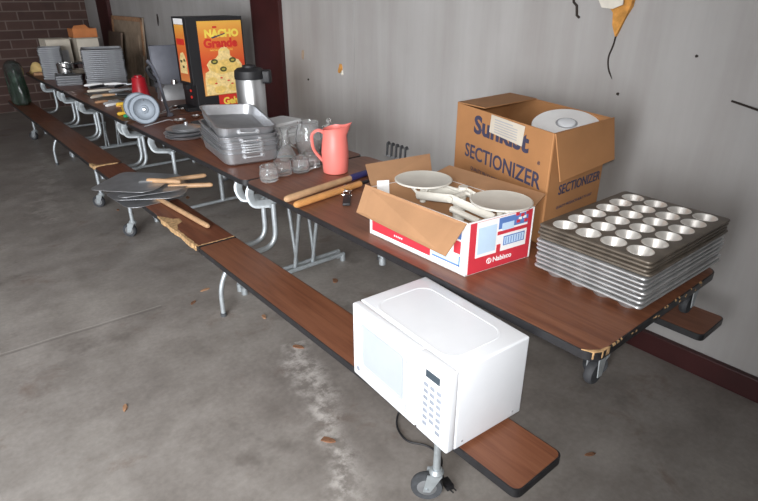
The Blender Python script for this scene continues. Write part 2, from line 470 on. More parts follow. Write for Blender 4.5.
def caster(root, x, y, ztop, r, stem_r=.013, ang=2.35, grey=False):
    b = nb(); zc = r; off = .03; dx, dy = math.cos(ang), math.sin(ang)
    cyl(b, (x, y, 2*r+.02), (x, y, ztop), stem_r, 12)
    o = link('caster_stem', b, M['galv'], root)
    cx, cy = x+dx*off, y+dy*off
    b = nb()
    lathe(b, [(.024, 2*r+.004), (.026, 2*r+.014), (.018, 2*r+.026)], 14, (x, y))
    for s in (-1, 1):
        nx, ny = -dy*s*.02, dx*s*.02
        plate_pts = [(x-dx*.02+nx, y-dy*.02+ny, 2*r+.008), (x+dx*.03+nx, y+dy*.03+ny, 2*r+.008), (cx+dx*.012+nx, cy+dy*.012+ny, zc-.012), (cx-dx*.012+nx, cy-dy*.012+ny, zc-.012)]
        plate(b, plate_pts, .004)
    cyl(b, (cx-dy*.024, cy+dx*.024, zc), (cx+dy*.024, cy-dx*.024, zc), .006, 8)
    link('fork', b, M['galv'], o)
    b = nb(); R = Matrix.Translation((cx, cy, zc)) @ Matrix.Rotation(ang, 4, 'Z') @ Matrix.Rotation(PI/2, 4, 'X')
    lathe(b, [(r*.35, -.013), (r*.8, -.011), (r*.95, -.013), (r, -.006), (r, .006), (r*.95, .013), (r*.8, .011), (r*.35, .013)], 24)
    xf(b, R); wh = link('wheel', b, M['grey_rubber' if grey else 'rubber'], o)
    b = nb(); lathe(b, [(r*.1, -.0155), (r*.55, -.014), (r*.62, -.0115), (r*.62, .0115), (r*.55, .014), (r*.1, .0155)], 24); xf(b, R); link('hub', b, M['hub_grey'], wh)
def top_caster(root, x, y):
    """small caster hanging right under the table top (used when the table is folded)"""
    b = nb(); cyl(b, (x, y, .69), (x, y, .713), .02, 12)
    for s in (-1, 1): plate(b, [(x-.02, y+.017*s, .70), (x+.02, y+.017*s, .70), (x+.010, y+.017*s, .625), (x-.010, y+.017*s, .625)], .003)
    o = link('folding_caster', b, M['galv'], root)
    b = nb(); R = Matrix.Translation((x, y, .632)) @ Matrix.Rotation(PI/2, 4, 'X')
    lathe(b, [(.015, -.012), (.032, -.012), (.036, -.006), (.036, .006), (.032, .012), (.015, .012)], 20)
    xf(b, R); link('wheel', b, M['rubber'], o)
def table(label, y0, y1, yf, arms, vy, bars, casters, bsplit, by1, near_caster, dx=0):
    cx = (TX0+TX1)/2
    root = thing('cafeteria_table', label, 'table', (cx, (y0+y1)/2, 0), 0, 'folding cafeteria tables with benches')
    g = .007; R = .042
    slab_part('tabletop', root, TX0, TX1, y0, yf-g, TH, .024, R, M['laminate'])
    slab_part('tabletop', root, TX0, TX1, yf+g, y1, TH, .024, R, M['laminate_red'])
    for (a, c) in ((BX0, BX1), (RB0, RB1)):
        slab_part('bench_seat', root, a, c, y0+.005, bsplit-.003, BH, .024, [.012, .012, .022, .022], M['laminate'])
        slab_part('bench_seat', root, a, c, bsplit+.003, by1, BH, .024, [.035, .035, .012, .012], M['laminate_red'])
        for (p, q) in ((y0+.08, bsplit-.05), (bsplit+.05, by1-.08)):
            b = nb(); m = (a+c)/2
            box(b, m-.03, m+.03, p, q, BH-.055, BH-.024, .004); link('bench_rail', b, M['rail'], root)
    for x in (TX0+.055, TX1-.085):
        for (p, q) in ((y0+.06, yf-.06), (yf+.06, y1-.06)):
            b = nb(); box(b, x, x+.03, p, q, TH-.065, TH-.024, .004); link('table_rail', b, M['rail'], root)
    for (y, foot, hook) in arms:
        for s in (-1, 1): arm(root, y, s, foot, hook)
    # centre V legs on a pair of floor bars
    for dyy in (-.025, .03):
        b = nb(); y = vy+dyy
        tube(b, [(TX0+.02, y, .045), (TX1-.02, y, .045)], .0135, 10)
        tube(b, [(TX0+.03, y, 0), (TX0+.03, y, .045)], .018, 10); tube(b, [(TX1-.03, y, 0), (TX1-.03, y, .045)], .018, 10)
        link('floor_bar', b, M['galv'], root)
    for x in (cx+.02, cx+.15):
        for s in (-1, 1):
            b = nb(); tube(b, [(x+.02*s, vy+.01+.02*s, .05), (x+.01*s, vy-.02+.13*s, TH-.026)], .011, 10)
            link('centre_leg', b, M['galv'], root)
    b = nb(); tube(b, [(TX0+.38, vy-.85, .40), (TX0+.38, vy-.85, TH-.026)], .012, 10)
    tube(b, [(TX0+.38, vy-.85, .395), (TX0+.38, vy-.85, .43)], .017, 10); link('lock_post', b, M['galv'], root)
    for (y, z, xa, xb, leg) in bars:
        b = nb(); tube(b, [(xa, y, z), (xb, y, z)], .013, 10)
        if z < .1:
            for x in (xa+.02, xb-.02): tube(b, [(x, y, 0), (x, y, z)], .017, 10)
        link('cross_bar', b, M['galv'], root)
        if leg: 
            b = nb(); tube(b, [(cx+.22, y, z), (cx+.22, y, TH-.026)], .018, 10); link('end_leg', b, M['galv'], root)
    for (x, y) in casters: caster(root, x, y, BH-.05, .055 if y < 1 else .05, grey=(y < 1))
    for (x, y) in near_caster: top_caster(root, x, y)
    return root
ALAB = 'long walnut-laminate cafeteria table with benches, the nearer one, carrying boxes and muffin tins'
t1 = table(ALAB, .538, 4.30, 2.452, [(1.12, False, -1), (2.40, False, .9), (2.51, True, 1.1), (3.76, False, 1.6)], 2.68, [(4.13, .045, TX0+.03, TX1+.02, True)],
      [(1.03, .93), (2.1, .93), (.995, 3.93), (2.1, 3.93)], 2.475, 4.30, [(1.255, .575), (1.84, .575)])
t2 = table('long dark laminate cafeteria table with benches, the farther one by the brick wall', 4.32, 8.05, 6.2,
      [(4.36, False, 1.4), (4.46, False, 1.6), (5.58, False, 1.6), (5.68, False, 1.6), (6.35, True, 1), (6.5, False, 1), (7.28, False, 1)], 6.6,
      [(5.55, .045, TX0+.03, TX1+.2, False), (8.0, .045, TX0+.03, TX1, False)],
      [(1.0, 4.72), (2.1, 4.72), (1.07, 7.7), (2.1, 7.7)], 6.3, 7.98, [])

# broken bench edge at the fold, chipped edges
def ragged(name, root, pts, w, z, mat, n=24, jit=.4):
    b = nb(); p = [Vector(q) for q in pts]
    L = []
    for i in range(n+1):
        t = i/n*(len(p)-1); k = min(int(t), len(p)-2); L.append(p[k].lerp(p[k+1], t-k))
    d = (p[-1]-p[0]).normalized(); nn = V(-d.y, d.x, 0)
    A = [q+nn*w*(.3+jit*2*random.random())/2 for q in L]; B = [q-nn*w*(.3+jit*2*random.random())/2 for q in L]
    for i in range(n):
        hexa(b, [(*A[i].xy, z-.026), (*A[i+1].xy, z-.026), (*B[i+1].xy, z-.026), (*B[i].xy, z-.026)],
                [(*A[i].xy, z+.0012), (*A[i+1].xy, z+.0012), (*B[i+1].xy, z+.0012), (*B[i].xy, z+.0012)])
    o = link(name, b, mat, root, False); return o
ragged('chipped_edge', t1, [(BX0, 2.476, 0), (BX1, 2.476, 0)], .018, BH, M['edge'], 20)
ragged('chipped_edge', t1, [(BX0+.005, 2.49, 0), (BX1, 2.49, 0)], .006, BH+.0004, M['chip'], 26, .9)
ragged('chipped_edge', t1, [(BX0+.002, 2.50, 0), (BX0+.004, 2.98, 0)], .02, BH, M['chip'], 30)
b = nb()   # large missing flake of laminate on the bench edge
P = [(BX0-.002, 2.76), (BX0+.02, 2.78), (BX0+.035, 2.83), (BX0+.075, 2.86), (BX0+.08, 2.92), (BX0+.05, 2.93), (BX0+.03, 2.98), (BX0-.002, 3.03)]
prism(b, P, BH-.01, BH+.001); link('chipped_edge', b, M['chip'], t1, False)
for k in range(26):
    b = nb()
    x = random.uniform(TX0+.05, TX1-.06); wv = random.uniform(.002, .007); zq = TH-random.choice((.001, .001, .008, .014)); hq = random.uniform(.002, .006)
    hexa(b, [(x-wv, .5372, zq-hq), (x+wv, .5372, zq-hq), (x+wv*.6, .541, zq-hq), (x-wv*.7, .541, zq-hq)], [(x-wv*.8, .5374, zq), (x+wv*.7, .5376, zq), (x+wv*.5, .541, zq+.0012), (x-wv*.5, .5412, zq+.0012)])
    link('edge_chip', b, M['chip'], t1, False)
b = nb(); prism(b, [(TX0, .58), (TX0+.011, .551), (TX0+.035, .5385), (TX0+.07, .5375), (TX0+.06, .543), (TX0+.036, .547), (TX0+.015, .562)], TH-.022, TH+.0008)
link('chipped_edge', b, M['chip'], t1, False)
b = nb(); prism(b, [(BX0, 4.325), (BX0+.17, 4.323), (BX0+.12, 4.345), (BX0+.03, 4.35), (BX0+.02, 4.42), (BX0-.001, 4.43)], BH-.022, BH+.001)
link('chipped_edge', b, M['chip'], t2, False)

# ------------------------------------------------------------ microwave
def microwave():
    # own space: +x is the front, width along y, base at z=0
    W, D, H = .445, .296, .264
    rz = math.atan2(-.042, -.298)          # front looks towards -x
    r = thing('microwave_oven', 'white microwave oven standing on the near end of the bench', 'microwave', (1.010, .947, BH+.012), PI-math.radians(4))
    b = nb(); box(b, -D/2, D/2-.03, -W/2, W/2, 0, H, .007, 3); llink('body', b, M['white_paint'], r)
    b = nb(); loft(b, [rrl(D/2-.04, W/2-.045, .05, H-.001, 7), rrl(D/2-.0405, W/2-.0455, .05, H+.001, 7), rrl(D/2-.046, W/2-.051, .047, H+.001, 7), rrl(D/2-.047, W/2-.052, .046, H+.0003, 7)], False, True)
    llink('top_panel', b, M['white_paint'], r, False)
    wd = .315
    # door occupies the far-left part of the face (front seen from the camera: left = local -y side)
    y0, y1 = -W/2, -W/2+wd
    b = nb(); box(b, D/2-.03, D/2, y0, y1-.002, .002, H-.001, .008, 3); door = llink('door', b, M['white_paint'], r)
    b = nb(); loft(b, [[(D/2+k, y, z) for y, z in rr(y0+.05+o, y1-.055-o, .06+o, H-.05-o, .012, 4)] for k, o in ((-.001, 0), (.002, .0), (.002, .004), (.0005, .007))], False, True)
    llink('door_window', b, M['white_dim'], door, False)
    b = nb(); loft(b, [[(D/2+k, y, z) for y, z in rr(y1-.045+o, y1-.018-o, .035+o, H-.03-o, .01, 4)] for k, o in ((-.001, 0), (.010, .003), (.012, .007))], False, True)
    llink('door_handle', b, M['white_paint'], door)
    b = nb(); tube(b, [(D/2, y0+.03, .035), (D/2+.0015, y0+.03, .035)], .008, 16); llink('badge', b, M['btn'], door)
    b = nb(); box(b, D/2-.03, D/2-.001, y1+.001, W/2, .002, H-.001, .007, 3); cp = llink('control_panel', b, M['white_paint'], r)
    ym = (y1+W/2)/2
    b = nb(); box(b, D/2-.004, D/2+.001, ym-.027, ym+.027, H-.058, H-.036); llink('display', b, M['display'], cp, False)
    for i in range(7):
        for j in range(3):
            if (i, j) in ((6, 1),): continue
            b = nb(); y = ym+(j-1)*.026; z = H-.085-i*.022
            loft(b, [[(D/2+k, yy, zz) for yy, zz in rr(y-.009+o, y+.009-o, z-.006+o, z+.006-o, .003, 2)] for k, o in ((-.002, 0), (.0, 0), (.0006, .001))], False, True)
            llink('button', b, M['btn'], cp)
    for x in (-.11, .09):
        b = nb(); cyl(b, (x, W/2, .02), (x, W/2+.001, .02), .0035, 10); llink('screw', b, M['ink_grey'], r)
    for x in (-.10, .10):
        for y in (-.15, .15):
            b = nb(); cyl(b, (x*.7, y, -.012), (x*.7, y, .003), .014, 14); llink('foot', b, M['black'], r)
    b = nb()
    pts = [(1.15, 1.13, .52), (1.185, 1.15, .44), (1.215, 1.25, .12), (1.21, 1.325, .012), (1.15, 1.27, .006), (1.125, 1.18, .006), (1.18, 1.12, .006), (1.18, 1.04, .006), (1.115, .985, .02), (1.10, .955, .014)]
    tube(b, fil(pts, .05, 5), .0042, 8); co = link('power_cord', b, M['black'], r)
    b = nb(); box(b, -.014, .014, -.022, .022, -.011, .011, .004); xf(b, TR((1.097, .935, .013), -.25)); 
    for s in (-1, 1): box(b, 1.091+s*.007, 1.093+s*.007, .895, .915, .010, .016)
    link('plug', b, M['black'], co)
microwave()

# ------------------------------------------------------------ muffin tins
def muffin_mesh(cups_separate):
    nx, ny = 6, 4; W, D = .527, .372; pit = .083
    b = nb(); c = nb() if cups_separate else b
    mats = 0
    x0, y0 = -nx*pit/2, -ny*pit/2; n = 24; rt, rb, dp = .0345, .026, .034
    lip = .0035
    for i in range(nx):
        for j in range(ny):
            cx, cy = x0+(i+.5)*pit, y0+(j+.5)*pit; h = pit/2
            sq = []
            for k in range(n):
                a = 2*PI*k/n; ca, sa = math.cos(a), math.sin(a); m = max(abs(ca), abs(sa))
                sq.append(b.verts.new((cx+h*ca/m, cy+h*sa/m, 0)))
            ring = [b.verts.new((cx+(rt+lip)*math.cos(2*PI*k/n), cy+(rt+lip)*math.sin(2*PI*k/n), 0)) for k in range(n)]
            for k in range(n): b.faces.new((sq[k], sq[(k+1)%n], ring[(k+1)%n], ring[k]))
            d = nb() if cups_separate else b
            loops = [circ(rt+lip, 0.0, n, (cx, cy)), circ(rt+lip*.6, .0012, n, (cx, cy)), circ(rt, -.001, n, (cx, cy)), circ(rb+.003, -dp+.003, n, (cx, cy)), circ(rb, -dp, n, (cx, cy)), circ(rb*.5, -dp+.0008, n, (cx, cy))]
            f0 = len(d.faces)
            loft(d, loops, False, True)
            if cups_separate: CUPS.append(d)
            else:
                d.faces.ensure_lookup_table()
                for f in d.faces[f0:]: f.material_index = 1
    # rim: flat border, rolled edge
    L = [rr(-nx*pit/2, nx*pit/2, -ny*pit/2, ny*pit/2, .0005, 5)]
    loft(b, [[(x, y, 0) for x, y in rr(-nx*pit/2+.0002, nx*pit/2-.0002, -ny*pit/2+.0002, ny*pit/2-.0002, .0003, 5)],
             rrl(W/2-.004, D/2-.004, .012, 0), rrl(W/2-.001, D/2-.001, .014, -.0015), rrl(W/2, D/2, .015, -.0045), rrl(W/2-.002, D/2-.002, .013, -.0085), rrl(W/2-.006, D/2-.006, .010, -.0065)], False, False)
    bmesh.ops.remove_doubles(b, verts=b.verts, dist=.0003)
    return b
CUPS = []
TC = (1.700, .738); z0 = TH+.0345
protos = {}
ntot = 11; zz = []
z = z0
for k in range(ntot):
    zz.append(z); z += .0150 if k < 6 else .0128
first_plain = None; first_dark = None
for k in range(ntot):
    dark = k >= 7; q = ntot-1-k
    nm = 'top of the stack' 
    if q == 0:
        lab = 'dark 24-cup muffin tin with bright cups, topmost of the tall stack'
    else:
        lab = ('dark browned' if dark else 'pale aluminium')+f' muffin tin, {ORD[q]} from the top of the stack'
    jx, jy = random.uniform(-.003, .003), random.uniform(-.003, .003)
    if q == 0: jx = jy = 0
    loc = (TC[0]+jx, TC[1]+jy, zz[k])
    rz = math.radians(-1.2+random.uniform(-.5, .5))
    if q == 0:
        r = thing('muffin_tin', lab, 'muffin tin', loc, rz, 'stack of muffin tins')
        llink('tin_sheet', muffin_mesh(True), M['tin_dark'], r)
        for d in CUPS: llink('cup', d, M['tin_cup'], r)
    else:
        src = first_dark if dark else first_plain
        if src is None:
            o = link('muffin_tin', muffin_mesh(False), [M['tin_dark'], M['tin_dark']] if dark else [M['tin_pale'], M['tin_pale']], None)
            if dark: first_dark = o
            else: first_plain = o
        else:
            o = src.copy(); COL.objects.link(o)
        o.matrix_basis = TR(loc, rz); tag(o, lab, 'muffin tin', 'stack of muffin tins')

# ------------------------------------------------------------ red and white carton with the balance scale
def wallsheet(b, p, q, z0, z1, t):
    """upright board from p to q, thickness t to the left-hand (inner) side"""
    p, q = Vector((*p, 0)), Vector((*q, 0)); d = (q-p).normalized(); n = V(-d.y, d.x, 0)*t
    hexa(b, [(*p.xy, z0), (*q.xy, z0), (*(q+n).xy, z0), (*(p+n).xy, z0)], [(*p.xy, z1), (*q.xy, z1), (*(q+n).xy, z1), (*(p+n).xy, z1)])
def red_box():
    P, Q = (1.243, 1.050), (1.237, 1.534); Rr, S = (1.534, 1.010), (1.528, 1.494); zt = .928; zb = TH+.001; t = .004
    r = thing('carton', 'open red and white carton with brown flaps, holding the scale, beside the big carton', 'cardboard box', (1.385, 1.27, zb))
    b = nb()
    wallsheet(b, P, Rr, zb, zt, t); wallsheet(b, Rr, S, zb, zt, t); wallsheet(b, S, Q, zb, zt, t); wallsheet(b, Q, P, zb, zt, t)
    hexa(b, [(*P, zb), (*Rr, zb), (*S, zb), (*Q, zb)], [(*P, zb+t), (*Rr, zb+t), (*S, zb+t), (*Q, zb+t)])
    body = link('box_body', b, M['white_plain'], r, False)
    # inner lining shows brown board
    b = nb(); i = .0045
    P2, Q2, R2, S2 = (P[0]+i, P[1]+i), (Q[0]+i, Q[1]-i), (Rr[0]-i, Rr[1]+i), (S[0]-i, S[1]-i)
    for a, c in ((P2, R2), (R2, S2), (S2, Q2), (Q2, P2)): wallsheet(b, a, c, zb+.005, zt-.0005, .001)
    link('inner_lining', b, M['card_in'], body, False)
    # long front flap hangs outward over the long face
    def flap(name, quad, mat=M['card_in']):
        b = nb(); plate(b, quad, .0035); return link('flap', b, mat, r, False)
    o = flap('flap', [(P[0]-.004, P[1]+.004, zt), (Q[0]-.004, Q[1]+.02, zt+.006), (1.186, 1.552, .834), (1.150, 1.055, .842)]); o['label'] = 'long brown front flap hanging outward'
    o = flap('flap', [(Q[0]+.01, Q[1]+.002, zt), (S[0], S[1]+.002, zt), (1.595, 1.58, .985), (1.312, 1.652, .975)]); o['label'] = 'brown end flap standing up'
    b = nb(); cx = (1.45, 1.575, .96)
    o = flap('flap', [(Rr[0]+.002, Rr[1], zt), (S[0]+.002, S[1], zt), (S[0]+.085, S[1]-.01, zt+.022), (Rr[0]+.085, Rr[1]+.02, zt+.018)]); o['label'] = 'brown rear flap leaning back'
    o = flap('flap', [(P[0]+.01, P[1]+.006, zt-.002), (Rr[0]-.01, Rr[1]+.006, zt-.002), (Rr[0]-.02, Rr[1]+.06, zt-.035), (P[0]+.02, P[1]+.06, zt-.035)]); o['label'] = 'brown end flap folded into the box'
    # printed panels on the short end facing the camera (u along P->Rr, v up)
    e = (Vector((*Rr, 0))-Vector((*P, 0))); L = e.length; e.normalize(); n = V(e.y, -e.x, 0)
    def pr(u0, u1, v0, v1, mat, k=1, shear=0):
        o = Vector((*P, zb)); H = zt-zb; d = n*.0006*k
        q = [o+e*(u0*L)+V(0, 0, v0*H)+d, o+e*(u1*L)+V(0, 0, v0*H)+d, o+e*(u1*L)+V(0, 0, v1*H)+d, o+e*(u0*L)+V(0, 0, v1*H)+d]
        b = nb(); plate(b, q, .0007*k); return link('printed_panel', b, mat, body, False)
    pr(.035, .97, .01, .975, M['red_print'], 1)
    pr(.13, .90, .30, .97, M['white_plain'], 2)
    pr(.15, .42, .36, .86, M['pale_print'], 3)
    pr(.45, .90, .74, .95, M['blue_print'], 3); pr(.50, .68, .70, .84, M['pale_print'], 4)
    for (u, v) in ((.72, .78), (.78, .88), (.84, .76), (.86, .90), (.70, .92)): pr(u, u+.05, v, v+.06, M['red_print'], 5); 
    for (u, v) in ((.75, .83), (.82, .84)): pr(u, u+.045, v, v+.05, M['white_plain'], 5)
    pr(.44, .90, .63, .70, M['red_print'], 3); pr(.44, .50, .30, .45, M['red_print'], 3)
    pr(.54, .87, .40, .58, M['blue_print'], 3); pr(.555, .855, .42, .56, M['pale_print'], 4)
    for k in range(7): pr(.57+k*.04, .58+k*.04, .43, .55, M['blue_print'], 5)
    H = zt-zb; o = Vector((*P, zb))
    text_part('Nabisco', .026, o+e*(.40*L)+V(0, 0, .13*H)+n*.0006, e, (0, 0, 1), M['white_plain'], body, offset=.0004)
    c = o+e*(.345*L)+V(0, 0, .175*H)+n*.0012
    b = nb(); tube(b, [c+e*.0095*math.cos(2*PI*k/20)+V(0, 0, .0095*math.sin(2*PI*k/20)) for k in range(20)], .0012, 6, close=True)
    tube(b, [c+V(0, 0, -.009), c+V(0, 0, .009)], .0013, 6); link('logo', b, M['white_plain'], body)
    # long face: red field and blue table below the flap
    e2 = (Vector((*Q, 0))-Vector((*P, 0))); L2 = e2.length; e2.normalize(); n2 = V(-1, 0, 0)
    def pl(u0, u1, v0, v1, mat, k=1):
        o = Vector((*P, zb)); d = n2*.0006*k
        q = [o+e2*(u1*L2)+V(0, 0, v0*H)+d, o+e2*(u0*L2)+V(0, 0, v0*H)+d, o+e2*(u0*L2)+V(0, 0, v1*H)+d, o+e2*(u1*L2)+V(0, 0, v1*H)+d]
        b = nb(); plate(b, q, .0007*k); return link('printed_panel', b, mat, body, False)
    pl(.33, .97, .10, .95, M['red_print']); pl(.05, .31, .16, .32, M['pale_print']); pl(.05, .31, .14, .17, M['blue_print'], 2); pl(.05, .06, .14, .34, M['blue_print'], 2)
    pl(.05, .11, .38, .62, M['red_print'], 2); pl(.05, .10, .66, .90, M['blue_print'], 2)
    for k in range(5): pl(.70-k*.02, .71-k*.02, .17, .205, M['white_plain'], 2)
    b = nb()
red_box()

def balance_scale():
    ax = V(1.41, 1.425, 0); bx = V(1.445, 1.085, 0); zt = .952
    r = thing('balance_scale', 'ivory balance scale with two round pans standing in the open carton', 'scale', (1.40, 1.27, TH+.007))
    d = (bx-ax).normalized(); nrm = V(-d.y, d.x, 0)
    for c, rad in ((ax, .108), (bx, .105)):
        b = nb(); lathe(b, [(.01, zt-.016), (rad*.8, zt-.012), (rad, zt-.006), (rad+.001, zt-.002), (rad-.003, zt), (rad-.008, zt-.002), (.01, zt-.002)], 48, c.xy)
        p = link('pan', b, M['white_scale'], r)
        b = nb(); cyl(b, (*c.xy, .86), (*c.xy, zt-.012), .012, 12)
        for k in range(3):
            a = k*2*PI/3; tube(b, [(*c.xy, .87), (c.x+.07*math.cos(a), c.y+.07*math.sin(a), zt-.012)], .006, 8)
        link('pan_support', b, M['white_scale'], p)
    b = nb()
    for s in (-1, 1):
        o = nrm*(.035*s)
        tube(b, [ax+o+V(0, 0, .895), (ax+bx)/2+o*1.4+V(0, 0, .925), bx+o+V(0, 0, .895)], .01, 8, flat=(.016, .007))
    link('beam', b, M['white_scale'], r)
    m = (ax+bx)/2
    b = nb(); tube(b, [m-nrm*.06+V(0, 0, .925), m+nrm*.06+V(0, 0, .925)], .012, 10)
    cyl(b, m+V(0, 0, .75), m+V(0, 0, .92), .022, 14); box(b, m.x-.05, m.x+.05, m.y-.18, m.y+.18, TH+.007, .79, .015)
    link('column', b, M['white_scale'], r)
    b = nb(); w = m+d*(-.02)+nrm*.045
    cyl(b, w+V(0, 0, .905), w+V(0, 0, .945), .017, 16); tube(b, [w+d*.05-nrm*.02+V(0, 0, .93), w-d*.12+V(0, 0, .93)], .006, 8)
    link('poise', b, M['white_scale'], r)
    b = nb(); tube(b, [m-nrm*.075+d*.02+V(0, 0, .90), m-nrm*.075+d*.14+V(0, 0, .885)], .011, 8); link('side_arm', b, M['white_scale'], r)
balance_scale()
b = nb(); plate(b, [(0, 0, 0), (.055, -.012, 0), (.05, -.01, .16), (0, 0, .165)], .0015)
single('paper_sheet', b, M['white_plain'], 'white paper sheet tucked upright in the far corner of the red carton', 'paper', (1.262, 1.52, .785))

# ------------------------------------------------------------ big carton
def big_box():
    A, B, C, D = V(1.640, 1.040, 0), V(1.830, 1.655, 0), V(2.020, 1.050, 0), V(2.205, 1.665, 0); zb = TH+.001; zt = 1.155; t = .005
    r = thing('carton', 'big open brown carton printed in dark blue, standing against the wall side of the table', 'cardboard box', (1.92, 1.35, zb))
    b = nb()
    xy = lambda v: (v.x, v.y)
    for p, q in ((A, C), (C, D), (D, B), (B, A)): wallsheet(b, xy(p), xy(q), zb, zt, t)
    hexa(b, [(*xy(A), zb), (*xy(C), zb), (*xy(D), zb), (*xy(B), zb)], [(*xy(A), zb+t), (*xy(C), zb+t), (*xy(D), zb+t), (*xy(B), zb+t)])
    body = link('box_body', b, M['card_dark'], r, False)
    def flap(quad, lab, pts=None):
        b = nb()
        plate(b, quad, .004)
        o = link('flap', b, M['card_dark'], r, False); o['label'] = lab
    up = V(0, 0, 1)
    f = (A-B).normalized(); g = (C-A).normalized()
    flap([B+up*zt, D+up*zt, D+f*.2+up*(zt+.004), B+f*.215+up*(zt+.010)], 'end flap folded flat over the opening')
    # curled flap over the short face: swept in two steps
    b = nb(); o = V(.0, -.006, 0)
    plate(b, [A+o+up*zt, C+o+V(.015, 0, 0)+up*(zt+.004), C+o+V(.005, -.035, 0)+up*(zt-.15), A+o+V(.02, -.03, 0)+up*(zt-.165)][::-1], .004)
    ob = link('flap', b, M['card_dark'], r, False); ob['label'] = 'end flap hanging down over the short side'
    flap([C+up*zt, D+up*zt, D+V(.06, 0, -.05)+up*zt, C+V(.05, .01, -.03)+up*zt], 'narrow bent flap at the wall side')
    flap([A+f*-.22+up*(zt-.003)+V(.006, 0, 0), B+f*.03+up*(zt-.003)+V(.006, 0, 0), B+f*.03+V(.05, 0, -.15)+up*zt, A+f*-.22+V(.05, 0, -.15)+up*zt], 'front flap pushed down inside')
    # printing on the long face (reads from B to A) and on the short face
    e = (A-B).normalized(); N = e.cross(up); L = (A-B).length
    def P(u, z, k=0): return B+e*u+up*z+N*(.0005+k)
    ink = M['ink']
    text_part('Sunkist', .100, P(.145, 1.058), e, up, ink, body, offset=.0035, sx=1.28)
    text_part('SECTIONIZER', .082, P(.085, .945), e, up, ink, body, offset=.0012, sx=1.03)
    text_part('QUALITY PRODUCTS BUILT TO LAST!!!', .022, P(.14, .895), e, up, ink, body, extrude=.0003, sx=.95)
    text_part('SUNKIST GROWERS, INC.', .016, P(.21, .832), e, up, ink, body, extrude=.0003, sx=1.1)
    text_part('ONTARIO, CALIFORNIA', .016, P(.24, .808), e, up, ink, body, extrude=.0003, sx=1.1)
    text_part('®', .02, P(.575, 1.03), e, up, ink, body)
    b = nb(); q = [P(.262, 1.082, .003), P(.478, 1.073, .003), P(.486, 1.148, .003), P(.269, 1.152, .003)]
    plate(b, q, .0012); lab = link('paper_label', b, M['cream_card'], body, False)
    for k in range(6):
        zz = 1.138-k*.0095
        b = nb(); 
        w = .15 if k else .12
        plate(b, [P(.295, zz-.0025, .0036), P(.295+w, zz-.0045, .0036), P(.295+w, zz-.001 if k else zz, .0036), P(.295, zz+.001 if k else zz+.002, .0036)], .0005)
        link('printed_line', b, M['ink_grey'], lab, False)
    e2 = (C-A).normalized(); N2 = e2.cross(up)
    text_part('SECTIONIZER', .052, A+e2*.075+up*.92+N2*.0005, e2, up, ink, body, offset=.0008, sx=.92)
    text_part('QUALITY PRODUCTS BUILT TO LAST', .015, A+e2*.075+up*.865+N2*.0005, e2, up, ink, body, extrude=.0003, sx=1.0)
big_box()
r = thing('kitchen_machine', 'round white machine with a tilted disc top sitting inside the big carton', 'appliance', (1.925, 1.175, TH+.010))
b = nb(); lathe(b, [(.08, 0), (.095, .02), (.095, .28), (.085, .33), (.05, .345)], 40); llink('drum', b, M['white_paint'], r)
tm = Matrix.Translation((0, 0, .372)) @ Matrix.Rotation(math.radians(17), 4, V(.54, -.84, 0))
def tilted(name, prof, m, n=56, cap0=False):
    b = nb(); lathe(b, prof, n, cap0=cap0); xf(b, tm); llink(name, b, m, r)
tilted('disc_lid', [(.10, -.03), (.115, -.016), (.128, -.008), (.130, 0), (.126, .004), (.04, .009), (.037, .006)], M['white_plain'])
tilted('hub_ring', [(.041, .004), (.041, .0105), (.036, .0115), (.034, .008)], M['ink_grey'], 32)
tilted('hub', [(.033, .004), (.033, .013), (.028, .015)], M['white_paint'], 32, True)

# metal prongs behind the red carton
r = thing('prong_rack', 'bent wire rack with five upright prongs behind the red carton', 'wire rack', (2.02, 2.27, TH))
for k in range(5):
    b = nb(); y = .075-k*.0375
    tube(b, fil([(0, y, .004), (.004, y, .078), (.014, y-.002, .082), (.018, y-.003, .068)], .008, 4), .0065, 8)
    llink('prong', b, M['rail'], r)
b = nb(); tube(b, [(0, -.09, .006), (0, .09, .006)], .006, 8); llink('base_bar', b, M['alu_dull'], r)

# ------------------------------------------------------------ wooden handled tools
def handle_tool(label, a, bb, rad, sleeve, smat, mat):
    a, bb = Vector(a), Vector(bb); d = bb-a
    r = thing('wooden_handle_tool', label, 'tool', (a.x, a.y, TH), math.atan2(d.y, d.x), 'long wooden handles on the table')
    L = d.length; z = rad+.001
    b = nb(); tube(b, [(0, 0, z), (.006, 0, z), (.02, 0, z), (L*.5, 0, z), (L*.74, 0, z)], [rad*.55, rad*.85, rad, rad, rad*.93], 18)
    llink('handle', b, mat, r)
    b = nb(); tube(b, [(L*.735, 0, z), (L*.745, 0, z), (L*.97, 0, z), (L, 0, z)], [rad*.9, sleeve, sleeve, sleeve*.6], 16)
    llink('sleeve', b, smat, r)
handle_tool('pale wooden tool handle with navy sleeve, beside the pink pitcher', (1.163, 2.04), (1.72, 2.13), .016, .0165, M['blue_grip'], M['wood'])
handle_tool('orange varnished wooden tool handle with black end, pointing at the red carton', (1.157, 1.95), (1.70, 2.025), .016, .008, M['black'], M['wood_or'])
# bottle opener / chain
r = thing('key_ring', 'steel chain ring with a small black tag on the table edge', 'key ring', (1.40, 1.90, TH), .9)
b = nb()
for k in range(3):
    cx = .06+k*.042
    tube(b, [(cx+.030*math.cos(t*2*PI/18), (.019*math.sin(t*2*PI/18)), .010+.007*(k % 2)+.006*math.sin(t*2*PI/18)) for t in range(18)], .0036, 7, close=True)
llink('chain', b, M['chrome'], r)
b = nb(); box(b, -.085, .035, -.017, .017, .001, .014, .005); llink('tag', b, M['black'], r)
b = nb(); tube(b, [(.03, -.02, .008), (.035, .02, .012), (.05, .03, .008)], .005, 7); llink('clip', b, M['chrome'], r)

